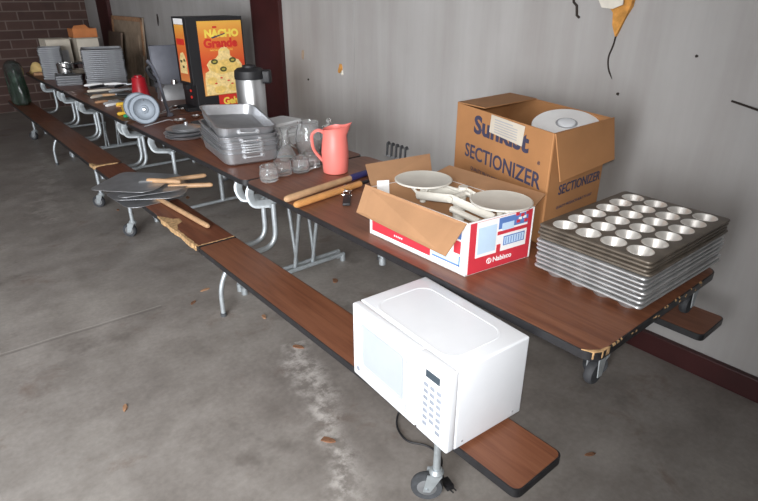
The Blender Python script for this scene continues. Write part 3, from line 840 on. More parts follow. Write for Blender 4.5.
# ------------------------------------------------------------ pink pitcher
def pitcher():
    r = thing('pitcher', 'coral pink plastic pitcher on the table among the glassware', 'pitcher', (1.618, 2.288, TH), math.radians(-40))
    prof = [(.058, 0), (.064, .004), (.068, .05), (.070, .11), (.067, .15), (.060, .19), (.059, .225), (.061, .235)]
    n = 40
    def ring(rad, z, inner=0):
        out = []
        for k in range(n):
            a = 2*PI*k/n; x, y = rad*math.cos(a), rad*math.sin(a); zz = z
            if z > .185:
                w = (z-.185)/.05; s = max(0, math.cos(a))**6
                x += .030*w*s; zz += .022*w*s; zz -= .012*w*max(0, -math.cos(a))
            out.append((x, y, zz))
        return out
    b = nb()
    loft(b, [ring(p, z) for p, z in prof]+[ring(p-.003, z) for p, z in prof[::-1][:-1]]+[ring(.05, .004)], True, True)
    llink('body', b, M['pink'], r)
    b = nb(); tube(b, fil([(-.055, 0, .205), (-.080, 0, .222), (-.118, 0, .200), (-.114, 0, .12), (-.066, 0, .06)], .03, 6), .010, 12, flat=(.008, .012))
    llink('handle', b, M['pink'], r)
pitcher()

# ------------------------------------------------------------ glassware
def mug_mesh():
    n = 24; b = nb()
    prof = [(.030, 0), (.036, .004), (.040, .02), (.041, .045), (.036, .062), (.038, .075), (.0375, .0775), (.0345, .075), (.033, .062), (.037, .045), (.036, .02), (.02, .010)]
    lathe(b, prof, n); return b
def mug(label, loc, rz, s=1):
    r = thing('glass_mug', label, 'glass mug', loc, rz, 'glass mugs by the table fold')
    b = mug_mesh(); xf(b, Matrix.Diagonal((s, s, s*.84, 1))); llink('bowl', b, M['glass'], r)
    b = nb(); tube(b, fil([(.037, 0, .064), (.066, 0, .064), (.066, 0, .020), (.038, 0, .016)], .018, 5), .0042, 8); xf(b, Matrix.Diagonal((s, s, s*.84, 1))); llink('handle', b, M['glass'], r)
mug('clear glass mug at the table corner, first of four in a row', (1.272, 2.37, TH), 1.2, 1.18)
mug('clear glass mug, second of four from the table corner', (1.378, 2.415, TH), 2.6, 1.18)
mug('clear glass mug in front of the glass decanter, handle towards the pitcher', (1.475, 2.40, TH), -.5, 1.18)
mug('clear glass mug right beside the pink pitcher', (1.572, 2.44, TH), 2.2, 1.18)
b = nb()
prof = [(.03, 0), (.055, .003), (.060, .02), (.045, .05), (.022, .085), (.016, .12), (.018, .155), (.030, .178), (.028, .179), (.015, .155), (.013, .12), (.018, .085), (.040, .05), (.054, .02), (.03, .008)]
lathe(b, prof, 28); single('glass_decanter', b, M['glass'], 'clear glass decanter with flared base and narrow neck behind the mugs', 'decanter', (1.545, 2.66, TH))
r = thing('glass_pitcher', 'big round clear glass pitcher behind the pink pitcher', 'glass pitcher', (1.70, 2.66, TH), 2.8)
b = nb(); prof = [(.05, 0), (.062, .004), (.075, .06), (.078, .10), (.066, .15), (.058, .175), (.062, .19), (.059, .191), (.055, .175), (.062, .15), (.074, .10), (.071, .06), (.05, .01)]
lathe(b, prof, 32); llink('bowl', b, M['glass'], r)
b = nb(); tube(b, fil([(.06, 0, .17), (.115, 0, .165), (.12, 0, .08), (.074, 0, .05)], .03, 5), .006, 8); llink('handle', b, M['glass'], r)
r = thing('glass_jar', 'clear glass jar with a knobbed lid, just left of the pink pitcher top', 'glass jar', (1.80, 2.60, TH))
b = nb(); prof = [(.03, 0), (.046, .003), (.05, .05), (.05, .13), (.04, .15), (.042, .155), (.037, .15), (.047, .13), (.047, .05), (.03, .008)]
lathe(b, prof, 28); llink('bowl', b, M['glass'], r)
b = nb(); lathe(b, [(.043, .156), (.042, .163), (.012, .172), (.008, .18), (.015, .192), (.012, .202), (.004, .206)], 24); llink('lid', b, M['glass'], r)

# white foam boxes behind
for k, (lab, z, w) in enumerate((('white foam tray under another, behind the roasting pans', 0, .10), ('white foam tray on top of another, behind the roasting pans', .075, .105))):
    b = nb(); loft(b, [rrl(w*.85, .07, .02, 0), rrl(w, .085, .02, .055), rrl(w*1.04, .09, .02, .06), rrl(w*1.0, .086, .02, .074), rrl(w*.8, .07, .02, .074)])
    single('foam_tray', b, M['foam'], lab, 'foam tray', (1.71, 2.99, TH+z), .25, 'white foam trays')

# ------------------------------------------------------------ roasting pans
def roaster_mesh(h=.07):
    hw, hd, t = .160, .265, .0022; b = nb()
    s = .012
    L = [rrl(hw-s-.02, hd-s-.02, .035, 0), rrl(hw-s, hd-s, .05, .012), rrl(hw-.002, hd-.002, .055, h-.004), rrl(hw+.006, hd+.006, .06, h-.003), rrl(hw+.007, hd+.007, .06, h), rrl(hw-t-.002, hd-t-.002, .054, h),
         rrl(hw-s-t, hd-s-t, .048, .014), rrl(hw-s-.022, hd-s-.022, .034, t)]
    loft(b, L); return b
def roaster_handle(sgn, h=.07):
    b = nb(); y = sgn*.265
    tube(b, fil([(-.05, y*.985, h-.024), (-.045, y+sgn*.032, h-.018), (.045, y+sgn*.032, h-.018), (.05, y*.985, h-.024)], .02, 5), .0042, 8)
    for s in (-1, 1): tube(b, [(s*.05, y*.975, h-.024), (s*.05, y+sgn*.002, h-.022)], .011, 10)
    return b
rc = V(1.407, 2.945, 0); rz = -math.radians(10)
zs = [0, .026, .039, .052, .065, .088, .118]
proto = None
for k, z in enumerate(zs):
    q = len(zs)-1-k
    lab = 'dull aluminium roasting pan, ' + ('topmost, tilted on the stack' if q == 0 else ('lowest of the stack, set on the table' if k == 0 else f'{ORD[q]} from the top of the roaster stack'))
    loc = (rc.x+random.uniform(-.004, .004), rc.y+random.uniform(-.004, .004), TH+.001+z)
    if proto is None:
        proto = r = thing('roasting_pan', lab, 'roasting pan', loc, rz, 'stacked aluminium roasting pans')
        llink('pan_body', roaster_mesh(), M['alu_dull'], r)
        for s in (-1, 1): llink('handle', roaster_handle(s), M['alu'], r)
    else:
        r = copy_tree(proto); tag(r, lab, 'roasting pan', 'stacked aluminium roasting pans')
        r.matrix_basis = TR(loc, rz+random.uniform(-.012, .012))
        if q == 0: r.matrix_basis = TR((loc[0]+.005, loc[1]+.015, loc[2]+.030), rz-.06, math.radians(4.0), math.radians(3))
        if q == 1: r.matrix_basis = TR((loc[0], loc[1], loc[2]+.004), rz-.02, math.radians(1.0))
# round lids behind the roasters
for k in range(5):
    b = nb(); lathe(b, [(.05, 0), (.115, .003), (.128, .009), (.130, .012), (.127, .013), (.113, .007), (.05, .0045)], 36)
    if k == 4: lathe(b, [(.03, .004), (.085, .006), (.088, .016), (.05, .03), (.012, .034), (.012, .05), (.004, .052)], 30)
    q = 4-k
    single('round_lid', b, M['alu_dull'], ('dull round metal lid with a raised dome, topmost beside the roasters' if q == 0 else f'dull flat round metal lid, {ORD[q]} from the top beside the roasters'), 'lid', (1.33+.01*math.sin(k*2), 3.54+.012*math.cos(k*3), TH+.001+k*.0115), 0, 'round lids behind the roasters')

# ------------------------------------------------------------ airpot
r = thing('airpot', 'brushed steel coffee airpot with black lid and spout before the maroon post', 'coffee airpot', (1.757, 3.42, TH), math.radians(-40))
b = nb(); lathe(b, [(.088, 0), (.094, .006), (.094, .345), (.090, .352)], 40); llink('body', b, M['steel_urn'], r)
b = nb(); lathe(b, [(.097, .345), (.099, .36), (.096, .395), (.078, .41), (.045, .414), (.042, .428), (.02, .432)], 36); lid = llink('lid', b, M['black'], r)
b = nb(); box(b, .05, .14, -.032, .032, .315, .40, .015, 3); llink('spout', b, M['black'], r)
b = nb(); lathe(b, [(.096, 0), (.097, .012), (.094, .014)], 36); llink('base_ring', b, M['black'], r)

# ------------------------------------------------------------ nacho cheese dispenser
def dispenser():
    # own space: x along the printed side (0..W), y depth (0..D), z up; printed side looks to -y
    W, D, H = .470, .25, .692
    r = thing('cheese_dispenser', 'tall black nacho cheese dispenser with orange printed side, near the maroon post', 'food dispenser', (1.738, 4.33, TH), math.radians(1.5))
    b = nb()
    box(b, .02, W, 0, D, 0, H, .006); 
    xs = [b]
    llink('body', b, M['black'], r, False)
    b = nb(); box(b, 0, .03, 0, D, .20, H, .004); front = llink('front_housing', b, M['black'], r, False)
    b = nb(); box(b, -.06, .03, .02, D-.02, 0, .03, .004); llink('drip_tray', b, M['black'], r, False)
    b = nb(); box(b, .088, W-.012, -.0022, .002, .11, H-.03); side = llink('printed_sheet', b, M['nacho'], r, False); side['label'] = 'orange printed nacho advertising sheet'
    b = nb(); box(b, -.0025, .002, .05, D-.04, .22, H-.055); fs = llink('printed_sheet', b, M['nacho'], front, False); fs['label'] = 'narrow orange printed front strip'
    b = nb(); box(b, -.003, .002, .05, D-.04, H-.053, H-.012); llink('white_label', b, M['white_plain'], front, False)
    b = nb(); box(b, .20, W-.012, -.0026, .002, .006, .108); rp = llink('red_sheet', b, M['redscript'], r, False)
    b = nb(); box(b, -.02, .02, D*.35, D*.65, .16, .2, .004); llink('nozzle', b, M['black'], front, False)
    for k in range(2):
        b = nb(); lathe(b, [(.012, 0), (.012, .006), (.008, .009)], 12); xf(b, TR((0, .10, .15-k*.05), 0, 0, -PI/2)); xf(b, Matrix.Translation((.018, 0, 0))); llink('red_button', b, M['redscript'], r)
    X = wm(r)
    ex, ez = X.to_3x3() @ V(1, 0, 0), V(0, 0, 1)
    def wp(x, z, k=.0026): return X @ V(x, -k, z)
    cx = .27
    b = nb(); box(b, .21, .245, -.0032, 0, H-.082, H-.068); llink('printed_crown', b, M['redscript'], side, False)
    text_part('NACHO', .074, wp(.138, H-.145), ex, V(0, 0, 1)+ex*-.0, M['yellow_print'], side, offset=.0042, sx=1.05)
    text_part('Grande', .088, wp(.122, H-.220), ex, ez, M['redscript'], side, offset=.0045, sx=1.06)
    b = nb(); plate(b, [wp(.20, H-.158, .004), wp(.31, H-.126, .004), wp(.312, H-.118, .004), wp(.19, H-.148, .004)], .001); link('printed_stroke', b, M['ink'], side, False)
    text_part('NACHO CHEESE SAUCE', .018, wp(.17, H-.248), ex, ez, M['yellow_print'], side)
    text_part("Gehl's", .075, wp(.235, .032, .003), ex, ez, M['yellow_print'], rp, offset=.003)
    def blob(pts, k, mat, name, par):
        b = nb(); c = [wp(x, z, .0024+k*.0005) for x, z in pts]; d = [wp(x, z, .0015) for x, z in pts]
        A = [b.verts.new(p) for p in c]; B = [b.verts.new(p) for p in d]; b.faces.new(A); n = len(A)
        for i in range(n): b.faces.new((A[i], A[(i+1)%n], B[(i+1)%n], B[i]))
        link(name, b, mat, par, False)
    def circle_pts(x, z, rx, rz, n=14, j=.12): return [(x+rx*math.cos(2*PI*i/n)*(1+random.uniform(-j, j)), z+rz*math.sin(2*PI*i/n)*(1+random.uniform(-j, j))) for i in range(n)]
    pile = [(.103, .115), (.430, .115), (.430, .24), (.428, .29), (.430, .335), (.405, .37), (.36, .385), (.335, .405), (.335, .44), (.305, .475), (.27, .47), (.24, .45), (.235, .415), (.21, .39), (.155, .375), (.128, .345), (.145, .30), (.112, .285), (.103, .24)]
    blob(pile, 1, M['chipprint'], 'printed_chips', side)
    for (x, z, w, h) in ((.16, .22, .045, .03), (.35, .16, .06, .035), (.22, .15, .05, .03), (.40, .26, .03, .04)): blob(circle_pts(x, z, w, h), 2, M['cheese'], 'printed_chip', side)
    blob(circle_pts(.28, .325, .135, .055), 3, M['cheese'], 'printed_cheese', side)
    for (x, z) in ((.195, .365), (.265, .305), (.352, .37)):
        blob(circle_pts(x, z, .030, .020, 16, .02), 4, M['olive'], 'printed_olive', side)
        blob(circle_pts(x, z, .016, .008, 12, .02), 5, M['olive_rim'], 'printed_olive', side)
    for (x, z) in ((.19, .20), (.30, .215), (.33, .19), (.24, .24)): blob(circle_pts(x, z, .012, .006, 8), 4, M['redscript'], 'printed_pepper', side)
    # front strip picture
    def fp(y, z, k=.003): return X @ V(-k, y, z)
    b = nb(); plate(b, [fp(.20, H-.20), fp(.06, H-.20), fp(.06, H-.155), fp(.20, H-.155)], .001); link('printed_stroke', b, M['redscript'], fs, False)
    b = nb()
    P = [(.20, .28), (.07, .28), (.06, .36), (.08, .41), (.11, .44), (.16, .43), (.19, .38)]
    A = [b.verts.new(fp(y, z)) for y, z in P]; B = [b.verts.new(fp(y, z, .001)) for y, z in P]; b.faces.new(A)
    for i in range(7): b.faces.new((A[i], A[(i+1)%7], B[(i+1)%7], B[i]))
    link('printed_chips', b, M['chipprint'], fs, False)
    for (y, z) in ((.16, .37), (.10, .38), (.13, .33)):
        b = nb(); plate(b, [fp(y+.018, z-.009, .0036), fp(y-.018, z-.009, .0036), fp(y-.018, z+.009, .0036), fp(y+.018, z+.009, .0036)], .0006); link('printed_olive', b, M['olive'], fs, False)
dispenser()

# ------------------------------------------------------------ grey slicing discs standing on edge
def disc_bm(R):
    b = nb(); lathe(b, [(R*.97, -.008), (R, -.004), (R, .006), (R*.95, .009), (R*.93, .006), (R*.72, .005), (R*.70, .008), (R*.66, .005), (R*.28, .005), (R*.26, .012), (R*.12, .013), (R*.11, .006)], 44); return b
def disc(label, c, R, az, tilt):
    r = thing('slicer_disc', label, 'slicer disc', (c[0], c[1], TH), az, 'grey slicer discs')
    m = TR((0, 0, c[2]-TH), 0, tilt)
    b = disc_bm(R); xf(b, m); d = llink('disc', b, M['disc'], r)
    b = nb(); lathe(b, [(R*.11, .004), (R*.11, .02), (R*.07, .024), (R*.03, .024)], 16); xf(b, m); llink('hub', b, M['chrome'], d)
    b = nb(); cyl(b, (R*.05, R*.62, .002), (R*.05, R*.62, .0115), R*.05, 10); xf(b, m); llink('pin', b, M['rail'], d)
az = math.radians(-24)
disc('round grey slicer disc leaning in front, bright hub', (1.275, 4.13, TH+.103), .104, az, math.radians(84))
disc('round grey slicer disc half hidden behind the other disc', (1.275, 4.25, TH+.102), .103, az, math.radians(82))

# ladle, spoon and tongs on the table
def ladle(label, loc, rz, L, R, m1, m2, group=None, name='ladle', cat='ladle'):
    r = thing(name, label, cat, loc, rz, group)
    b = nb(); n = 24
    prof = [(R*.15, 0), (R*.6, R*.12), (R*.9, R*.4), (R, R*.75), (R*.97, R*.76), (R*.86, R*.42), (R*.55, R*.16), (R*.1, R*.05)]
    lathe(b, prof, n); llink('bowl', b, m1, r)
    b = nb(); tube(b, fil([(-R*.95, 0, R*.7), (-R*1.6, 0, R*.9), (-L, 0, .008)], .04, 5), .005, 8, flat=(.003, .007)); llink('handle', b, m2, r)
ladle('bright steel ladle lying with its handle to the table edge', (1.45, 3.955, TH+.001), math.radians(-12), .24, .046, M['chrome'], M['alu'], 'ladles and spoons')
ladle('steel serving spoon lying behind the ladle', (1.62, 4.07, TH+.001), math.radians(150), .25, .034, M['chrome'], M['rail'], 'ladles and spoons', 'serving_spoon', 'spoon')
ladle('small bright spoon by the foot of the cheese dispenser', (1.66, 4.42, TH+.001), math.radians(10), .20, .03, M['chrome'], M['alu'], 'ladles and spoons', 'serving_spoon', 'spoon')
ladle('small bright spoon beyond the ladle, next to the steel napkin box', (1.66, 4.58, TH+.001), math.radians(40), .20, .028, M['chrome'], M['alu'], 'ladles and spoons', 'serving_spoon', 'spoon')
b = nb(); tube(b, fil([(0, 0, .01), (.07, -.03, .012), (.13, -.01, .01), (.2, -.05, .008)], .03, 4), .008, 8)
tube(b, fil([(.0, .03, .01), (.08, .0, .02), (.18, .0, .01)], .03, 4), .006, 8)
single('tongs', b, M['rail'], 'dark metal tongs lying between the ladle and the roasters', 'tongs', (1.52, 3.89, TH), .2)
# tall dark utensil leaning with loop: black strap tool in front of grey tray
r = thing('long_ladle', 'long dark-handled ladle leaning upright beside the slicer discs', 'ladle', (1.50, 4.28, TH))
b = nb(); tube(b, fil([(.0, .0, .012), (-.01, .03, .10), (.0, .12, .26), (-.01, .2, .36), (-.03, .22, .39)], .05, 5), .008, 10, flat=(.011, .02)); llink('handle', b, M['greybox'], r)
b = nb(); tube(b, fil([(-.02, .2, .35), (-.045, .21, .33), (-.035, .17, .28), (-.01, .13, .25)], .02, 4), .017, 8); llink('strap', b, M['black'], r)
b = nb(); box(b, -.018, .022, -.014, .018, .001, .03, .006); llink('foot', b, M['greybox'], r)

# grey tray standing on edge against the wall side + steel napkin box
r = thing('metal_tray', 'grey metal tray standing on edge left of the cheese dispenser', 'tray', (1.965, 5.45, TH), math.radians(-14), None, math.radians(-8))
b = nb(); box(b, -.135, .135, -.006, .006, 0, .42, .004); llink('panel', b, M['greybox'], r)
b = nb(); tube(b, [(-.135, 0, .006), (-.135, 0, .42), (.135, 0, .42), (.135, 0, .006)], .008, 8); llink('rim', b, M['greybox'], r)
r = thing('napkin_box', 'low steel napkin box in front of the grey tray', 'napkin box', (1.84, 5.06, TH), math.radians(-10))
b = nb(); loft(b, [rrl(.13, .09, .01, 0), rrl(.12, .085, .012, .09), rrl(.08, .06, .012, .125)]); llink('body', b, M['alu_dull'], r)
b = nb(); lathe(b, [(.03, .125), (.03, .155), (.026, .165), (.01, .168)], 18, (.02, 0)); llink('shaker', b, M['chrome'], r)

# red tumbler upside down
r = thing('red_tumbler', 'red tapered plastic tumbler turned upside down before the wall', 'tumbler', (1.585, 5.15, TH))
b = nb(); lathe(b, [(.082, 0), (.084, .006), (.079, .010), (.055, .19), (.05, .198), (.02, .199)], 32); llink('body', b, M['red_pl'], r)
b = nb(); lathe(b, [(.034, .197), (.034, .212), (.03, .214)], 20); llink('base_ring', b, M['red_pl'], r)

# yellow and green handled tools
def grip(name, label, loc, rz, mat, L=.13):
    r = thing(name, label, 'kitchen tool', loc, rz, 'coloured kitchen tools')
    b = nb(); tube(b, [(0, 0, .014), (.01, 0, .014), (L*.5, 0, .014), (L, 0, .014)], [.009, .014, .012, .009], 12); llink('handle', b, mat, r)
    b = nb(); tube(b, [(L, 0, .012), (L+.08, .0, .008)], .006, 8, flat=(.003, .012)); llink('blade', b, M['alu'], r)
grip('scraper', 'yellow-handled scraper, upper of two beside the slicer discs', (1.235, 4.66, TH+.055), math.radians(10), M['yellow'])
grip('scraper', 'yellow-handled scraper, lower of two beside the slicer discs', (1.205, 4.56, TH), math.radians(12), M['yellow'])
b = nb(); box(b, -.03, .03, -.05, .05, 0, .054, .006); single('sponge_block', b, M['yellow'], 'yellow plastic block under the upper yellow scraper', 'block', (1.32, 4.70, TH))
grip('can_opener', 'green-handled opener lying at the table edge left of the discs', (1.215, 4.44, TH), math.radians(22), M['green'], .10)

# utensil pile
ul = [('white-handled spatula on top of the utensil pile, nearest the brick wall', 1.30, 5.85, .050, 5, M['white_plain'], .30),
      ('black-handled spatula across the utensil pile', 1.33, 5.78, .036, 20, M['black'], .34),
      ('cream-handled turner in the middle of the utensil pile', 1.26, 5.60, .030, -5, M['cream_card'], .36),
      ('wooden-handled turner low in the utensil pile', 1.25, 5.42, .012, -10, M['wood'], .34),
      ('white-handled ladle at the wall side of the utensil pile', 1.45, 5.75, .060, -25, M['white_plain'], .28),
      ('steel whisk-handled spoon right in the utensil pile', 1.42, 5.52, .020, 12, M['alu'], .26),
      ('brown-handled knife at the table edge of the utensil pile', 1.215, 5.22, .0, 8, M['woodchip'], .20),
      ('steel spoon with bent handle at the near end of the utensil pile', 1.25, 5.10, .0, 18, M['alu'], .18),
      ('cream-handled scraper lying across the near end of the utensil pile', 1.22, 5.34, .012, 30, M['cream_card'], .28),
      ('dark-handled slotted turner at the near wall side of the utensil pile', 1.44, 5.36, .012, -20, M['black'], .26),
      ('white-handled knife beyond the yellow scrapers, under the pile edge', 1.24, 5.00, .0, 25, M['white_plain'], .24),
      ('orange-handled peeler lying just beyond the yellow scrapers', 1.30, 4.93, .0, -15, M['wood_or'], .18),
      ('steel skimmer lying between the red tumbler and the utensil pile', 1.42, 5.06, .0, 15, M['alu'], .22),
      ('black-handled brush at the wall side of the utensil pile', 1.50, 5.60, .045, 40, M['black'], .24)]
for lab, x, y, z, a, m, L in ul:
    r = thing('utensil', lab, 'utensil', (x, y, TH+z), math.radians(a), 'utensil pile')
    b = nb(); tube(b, [(0, 0, .012), (.01, 0, .012), (L*.3, 0, .013), (L*.55, 0, .012)], [.006, .011, .013, .008], 10); llink('handle', b, m, r)
    b = nb(); tube(b, [(L*.55, 0, .012), (L*.72, 0, .010)], .006, 8); box(b, L*.70, L*1.05, -.035, .035, .006, .010, .0015); llink('blade', b, M['alu'], r)
b = nb(); box(b, -.15, .17, -.32, .22, 0, .012, .003)
single('cutting_board', b, M['tin_dark'], 'dark flat board under the utensil pile', 'board', (1.43, 5.62, TH-.0005))
for o in list(COL.objects):
    if o.get('group') == 'utensil pile' and o.location.y > 5.3: o.location.z += .013

# ------------------------------------------------------------ stacked sheet pans
def sheetpan(hw, hd, h=.022):
    b = nb(); loft(b, [rrl(hw-.012, hd-.012, .012, 0, 3), rrl(hw-.003, hd-.003, .014, h-.003, 3), rrl(hw, hd, .016, h-.003, 3), rrl(hw, hd, .016, h, 3), rrl(hw-.006, hd-.006, .012, h, 3), rrl(hw-.014, hd-.014, .010, .002, 3)]); return b
def stack(n, c, rz, hw, hd, dz, mat, what, group, jit=.004, z0=TH+.001):
    src = None
    for k in range(n):
        q = n-1-k
        lab = f'{what}, ' + ('topmost' if q == 0 else ('lowest' if k == 0 else ORD[q]+' from the top'))
        if src is None: o = src = link('sheet_pan', sheetpan(hw, hd), mat, None)
        else: o = src.copy(); COL.objects.link(o)
        o.matrix_basis = TR((c[0]+random.uniform(-jit, jit), c[1]+random.uniform(-jit, jit), z0+k*dz), rz+random.uniform(-.01, .01))
        tag(o, lab, 'sheet pan', group)
stack(19, (1.635, 6.33), math.radians(-14), .19, .24, .0185, M['alu_old'], 'grey sheet pan in the tall wide stack', 'tall wide stack of sheet pans')
stack(17, (1.335, 7.22), math.radians(-13), .112, .15, .0190, M['alu_old'], 'grey narrow pan in the far stack', 'far narrow stack of pans')
stack(4, (1.36, 6.68), math.radians(-12), .125, .20, .024, M['alu_old'], 'grey pan in the low stack under the pot', 'low stack of pans')
r = thing('saucepan', 'steel pot with bright side standing on the low stack of pans', 'pot', (1.36, 6.74, TH+.098), 0)
b = nb(); lathe(b, [(.075, 0), (.083, .006), (.085, .10), (.089, .104), (.082, .104), (.08, .01)], 28); llink('body', b, M['chrome'], r)
b = nb(); tube(b, fil([(.08, -.01, .09), (.14, -.06, .10), (.22, -.10, .08)], .03, 4), .009, 8); llink('handle', b, M['black'], r)
r = thing('skillet', 'dark skillet on the low stack, leaning on the pot', 'skillet', (1.47, 6.62, TH+.098), 0)
b = nb(); lathe(b, [(.055, 0), (.075, .01), (.085, .045), (.082, .045), (.07, .012), (.05, .004)], 26); llink('body', b, M['tin_dark'], r)
b = nb(); tube(b, [(-.08, .0, .04), (-.16, .05, .07)], .008, 8); llink('handle', b, M['black'], r)

# ------------------------------------------------------------ cartons at the far end
def carton(label, x0, x1, y0, y1, z0, z1, mat, lidmat=None, open_=False, rz=0, cat='box'):
    r = thing('carton', label, cat, ((x0+x1)/2, (y0+y1)/2, z0), rz)
    hw, hd, h = (x1-x0)/2, (y1-y0)/2, z1-z0
    b = nb(); box(b, -hw, hw, -hd, hd, 0, h, .003); llink('box_body', b, mat, r, False)
    b = nb(); plate(b, [(-hw-.0, -hd-.0, h), (hw, -hd, h), (hw+.01, -hd-.05, h+.006), (-hw-.04, -hd-.05, h+.01)], .003); llink('flap', b, mat, r, False)
    b = nb(); box(b, -hw*.7, hw*.7, -hd-.0012, -hd, h*.3, h*.7); llink('printed_panel', b, lidmat or mat, r, False)
    return r
carton('cream carton with open flap beside the far pan stack', 1.36, 1.61, 7.46, 7.82, TH+.001, 1.125, M['cream_card'], M['alu_dull'])
carton('cream carton under the orange carton, near the brick wall', 1.665, 1.90, 7.40, 7.74, TH+.001, 1.128, M['cream_card'], M['alu_dull'])
b = nb(); box(b, -.13, .13, -.12, .12, 0, .098, .003)
r = thing('carton', 'orange brown carton lying on the cream carton near the brick wall', 'box', (1.79, 7.58, 1.134), 0)
llink('box_body', b, M['orange_card'], r, False)
b = nb(); plate(b, [(-.13, -.12, .098), (.05, -.12, .098), (.02, -.09, .14), (-.10, -.09, .13)], .003); llink('flap', b, M['orange_card'], r, False)
b = nb(); box(b, -.20, .20, -.12, .12, 0, .17, .004); single('crate', b, M['maroon'], 'dark red crate between the pan stacks', 'crate', (1.72, 7.0, TH+.001), -.06)
# yellow cloth heap
b = nb(); n = 20
loft(b, [[(rad*(1+.15*math.sin(3*a+k))*math.cos(a), rad*.8*(1+.15*math.cos(2*a+k))*math.sin(a), z) for a in [2*PI*i/n for i in range(n)]] for k, (rad, z) in enumerate(((.07, 0), (.085, .015), (.078, .05), (.055, .09), (.03, .12), (.012, .128)))])
single('folded_cloth', b, M['cream_cloth'], 'yellow crumpled cloth at the far end of the farther table', 'cloth', (1.27, 7.83, TH+.001))
b = nb(); box(b, -.05, .05, -.03, .03, 0, .035, .008); single('bread_box', b, M['woodchip'], 'small brown box in front of the yellow cloth', 'box', (1.24, 7.62, TH+.001))

# clear bag with bottles at the bench end
r = thing('plastic_bag', 'clear plastic bag of dark bottles standing on the far bench end', 'bag', (1.0, 7.62, BH+.001))
b = nb(); n = 28
loft(b, [[(rad*.62*(1+.1*math.sin(5*a+k*2))*math.cos(a)*.75, rad*(1+.1*math.sin(4*a+k))*math.sin(a), z) for a in [2*PI*i/n for i in range(n)]] for k, (rad, z) in enumerate(((.17, 0), (.20, .02), (.20, .14), (.19, .28), (.20, .38), (.16, .44), (.08, .47)))])
llink('film', b, M['film'], r)
for (x, y) in ((-.03, -.06), (.04, .02), (-.02, .08)):
    b = nb(); lathe(b, [(.035, .004), (.036, .2), (.02, .26), (.013, .3), (.013, .34)], 16, (x, y)); llink('bottle', b, M['green'], r)

# boards leaning on the wall
def lean(label, y0, y1, h, foot, mat, frame, name='board', thick=.02, top=.03):
    """leaning against the right wall, bottom on the floor"""
    r = thing(name, label, 'board', (WX-foot, (y0+y1)/2, 0), 0, 'boards leaning on the wall', 0, math.asin((foot-top)/h))
    w = y1-y0
    b = nb(); box(b, 0, thick, -w/2, w/2, 0, h, .003); llink('panel', b, mat, r, False)
    if frame:
        for (a, c, d, e) in ((-w/2, w/2, h-.05, h), (-w/2, -w/2+.05, 0, h), (w/2-.05, w/2, 0, h)):
            b = nb(); box(b, -.012, 0, a, c, d, e, .002); llink('frame_strip', b, M['woodchip'], r, False)
        b = nb(); box(b, -.008, 0, -w/2+.16, w/2-.16, .1, h-.2, .002); llink('inner_panel', b, M['board'], r, False)
lean('large framed pale board leaning on the wall near the corner', 7.36, 8.55, 1.34, .13, M['board'], True)
lean('dark brown board leaning in front of the framed board', 7.95, 8.50, 1.16, .30, plain('brown_board', (.16, .115, .085), .8), False, top=.125)
lean('narrow weathered plank leaning at the right of the framed board', 7.26, 7.52, .92, .24, plain('grey_plank', (.24, .19, .14), .85, 0, .35, 14), False, top=.12)

# ------------------------------------------------------------ pizza peels on the bench
def peel_parts(r, L):
    b = nb(); hw, hd = .19, .20
    out = rr(-hd, hd, -hw, hw, [.09, .05, .05, .09], 8)
    loft(b, [[(x, y, 0) for x, y in out], [(x, y, .0022) for x, y in out]]); 
    llink('blade', b, M['alu_dull'], r)
    b = nb(); tube(b, [(hd-.17, 0, .006), (hd-.08, 0, .012)], .012, 8, flat=(.005, .02)); llink('ferrule', b, M['alu'], r)
    b = nb(); z = .016
    tube(b, [(hd-.12, 0, z), (hd-.10, 0, z), (hd+L*.5, 0, z), (hd+L-.02, 0, z), (hd+L-.006, 0, z), (hd+L, 0, z)], [.011, .0145, .0145, .0145, .012, .007], 14); llink('handle', b, M['wood'], r)
def peel(label, tip, ang, L, z, ry=0):
    a = math.radians(ang); d = V(math.cos(a), math.sin(a), 0); c = V(tip[0], tip[1], 0)-d*(.20+L)
    r = thing('pizza_peel', label, 'pizza peel', (c.x, c.y, BH+.001+z), a, 'pizza peels on the bench', 0, ry)
    peel_parts(r, L)
peel('aluminium pizza peel at the bottom, pale handle lying along the bench', (1.045, 2.66), -86, .58, 0)
peel('aluminium pizza peel, handle pointing right, nearest the camera of three', (1.325, 3.21), -33, .15, .036)
peel('aluminium pizza peel, topmost, short handle end pointing at the bench', (1.155, 3.285), -48, .10, .072)
peel('aluminium pizza peel, handle pointing right, farthest of three', (1.355, 3.37), -13, .14, .054)

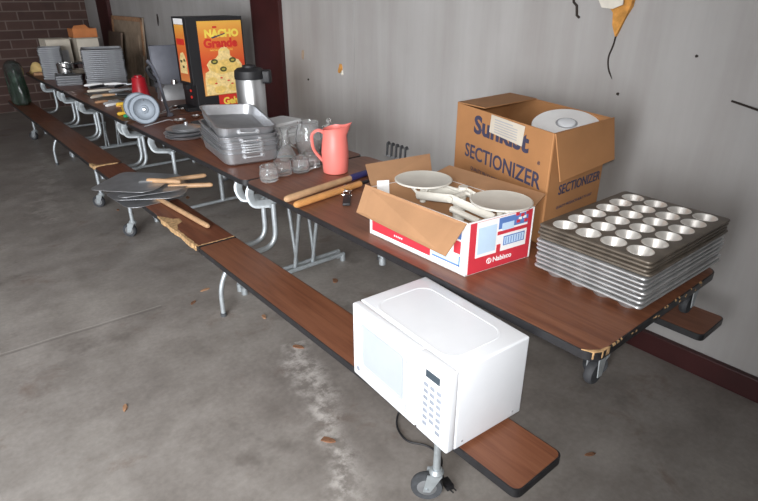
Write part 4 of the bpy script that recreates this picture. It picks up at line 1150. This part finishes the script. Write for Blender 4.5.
# ------------------------------------------------------------ dry leaves and chips on the floor
sp = [(1.067, 4.572), (1.24, 3.98), (1.044, 2.849), (1.33, 2.85), (1.13, 4.42), (1.62, 4.5), (1.279, 2.42), (1.561, 1.859), (.353, 2.089), (1.162, 2.36), (.93, 2.75), (1.42, 3.2), (1.25, 3.05), (1.32, 2.62), (1.70, 2.45), (1.15, 2.0), (1.62, .692), (1.0, 4.9), (.9, 1.39)]
where = ['under the far bench caster', 'under the gap before the far roaster end', 'by the folded bench foot', 'behind the near hinge tubes', 'beside the far caster wheel', 'under the farther table end', 'beside the near hinge foot', 'under the table below the red carton',
         'alone on the open floor', 'just right of the bench foot', 'left of the broken bench joint', 'under the roasting pans', 'under the table by the long handles', 'between the two hinge tubes', 'by the centre legs', 'under the bench near the fold', 'on the floor at the lower right', 'under the far bench', 'on the pale floor left of the microwave wheel']
for k, ((x, y), w) in enumerate(zip(sp, where)):
    b = nb(); n = 8; s = random.uniform(.018, .034) if k != 8 else .022; a0 = random.random()*6
    P = [(s*math.cos(2*PI*i/n)*(1+random.uniform(-.3, .3)), s*.45*math.sin(2*PI*i/n)*(1+random.uniform(-.3, .3))) for i in range(n)]
    lo = [b.verts.new((p, q, .0003)) for p, q in P]; hi = [b.verts.new((p, q, .003+.004*random.random())) for p, q in P]
    b.faces.new(lo[::-1]); b.faces.new(hi)
    for i in range(n): b.faces.new((lo[i], lo[(i+1)%n], hi[(i+1)%n], hi[i]))
    chip = k in (8, 9, 2)
    single('wood_chip' if chip else 'dry_leaf', b, M['woodchip'] if chip else M['leaf'], ('small pale wood chip ' if chip else 'dry brown leaf scrap ')+w, 'wood chip' if chip else 'leaf', (x, y, 0), a0, 'litter on the floor', smooth=False)

# ------------------------------------------------------------ light
w = bpy.data.worlds.new('world'); SC.world = w; w.use_nodes = True
bg = w.node_tree.nodes['Background']; bg.inputs[0].default_value = (.80, .90, 1, 1); bg.inputs[1].default_value = 4.0
def area(name, loc, target, sx, sy, power, col):
    l = bpy.data.lights.new(name, 'AREA'); l.shape = 'RECTANGLE'; l.size = sx; l.size_y = sy; l.energy = power; l.color = col
    o = bpy.data.objects.new(name, l); COL.objects.link(o); o.location = loc
    o.rotation_euler = (Vector(target)-Vector(loc)).to_track_quat('-Z', 'Y').to_euler(); return o
area('door_daylight', (-2.4, YF+.05, 1.45), (-2.0, 3.0, 1.25), 3.0, 1.85, 360, (.97, .98, 1))
sp = bpy.data.lights.new('camera_flash', 'SPOT'); sp.energy = 135; sp.spot_size = math.radians(80); sp.spot_blend = 1; sp.shadow_soft_size = .03; sp.color = (1, .97, .94)
so = bpy.data.objects.new('camera_flash', sp); COL.objects.link(so); so.location = (-.04, -.03, 1.63)
so.rotation_euler = (V(1.45, 1.9, .6)-V(-.04, -.03, 1.63)).to_track_quat('-Z', 'Y').to_euler()

SC.view_settings.view_transform = 'Standard'; SC.view_settings.look = 'None'; SC.view_settings.gamma = 1
SC.view_settings.use_curve_mapping = False
SC.view_settings.exposure = 0
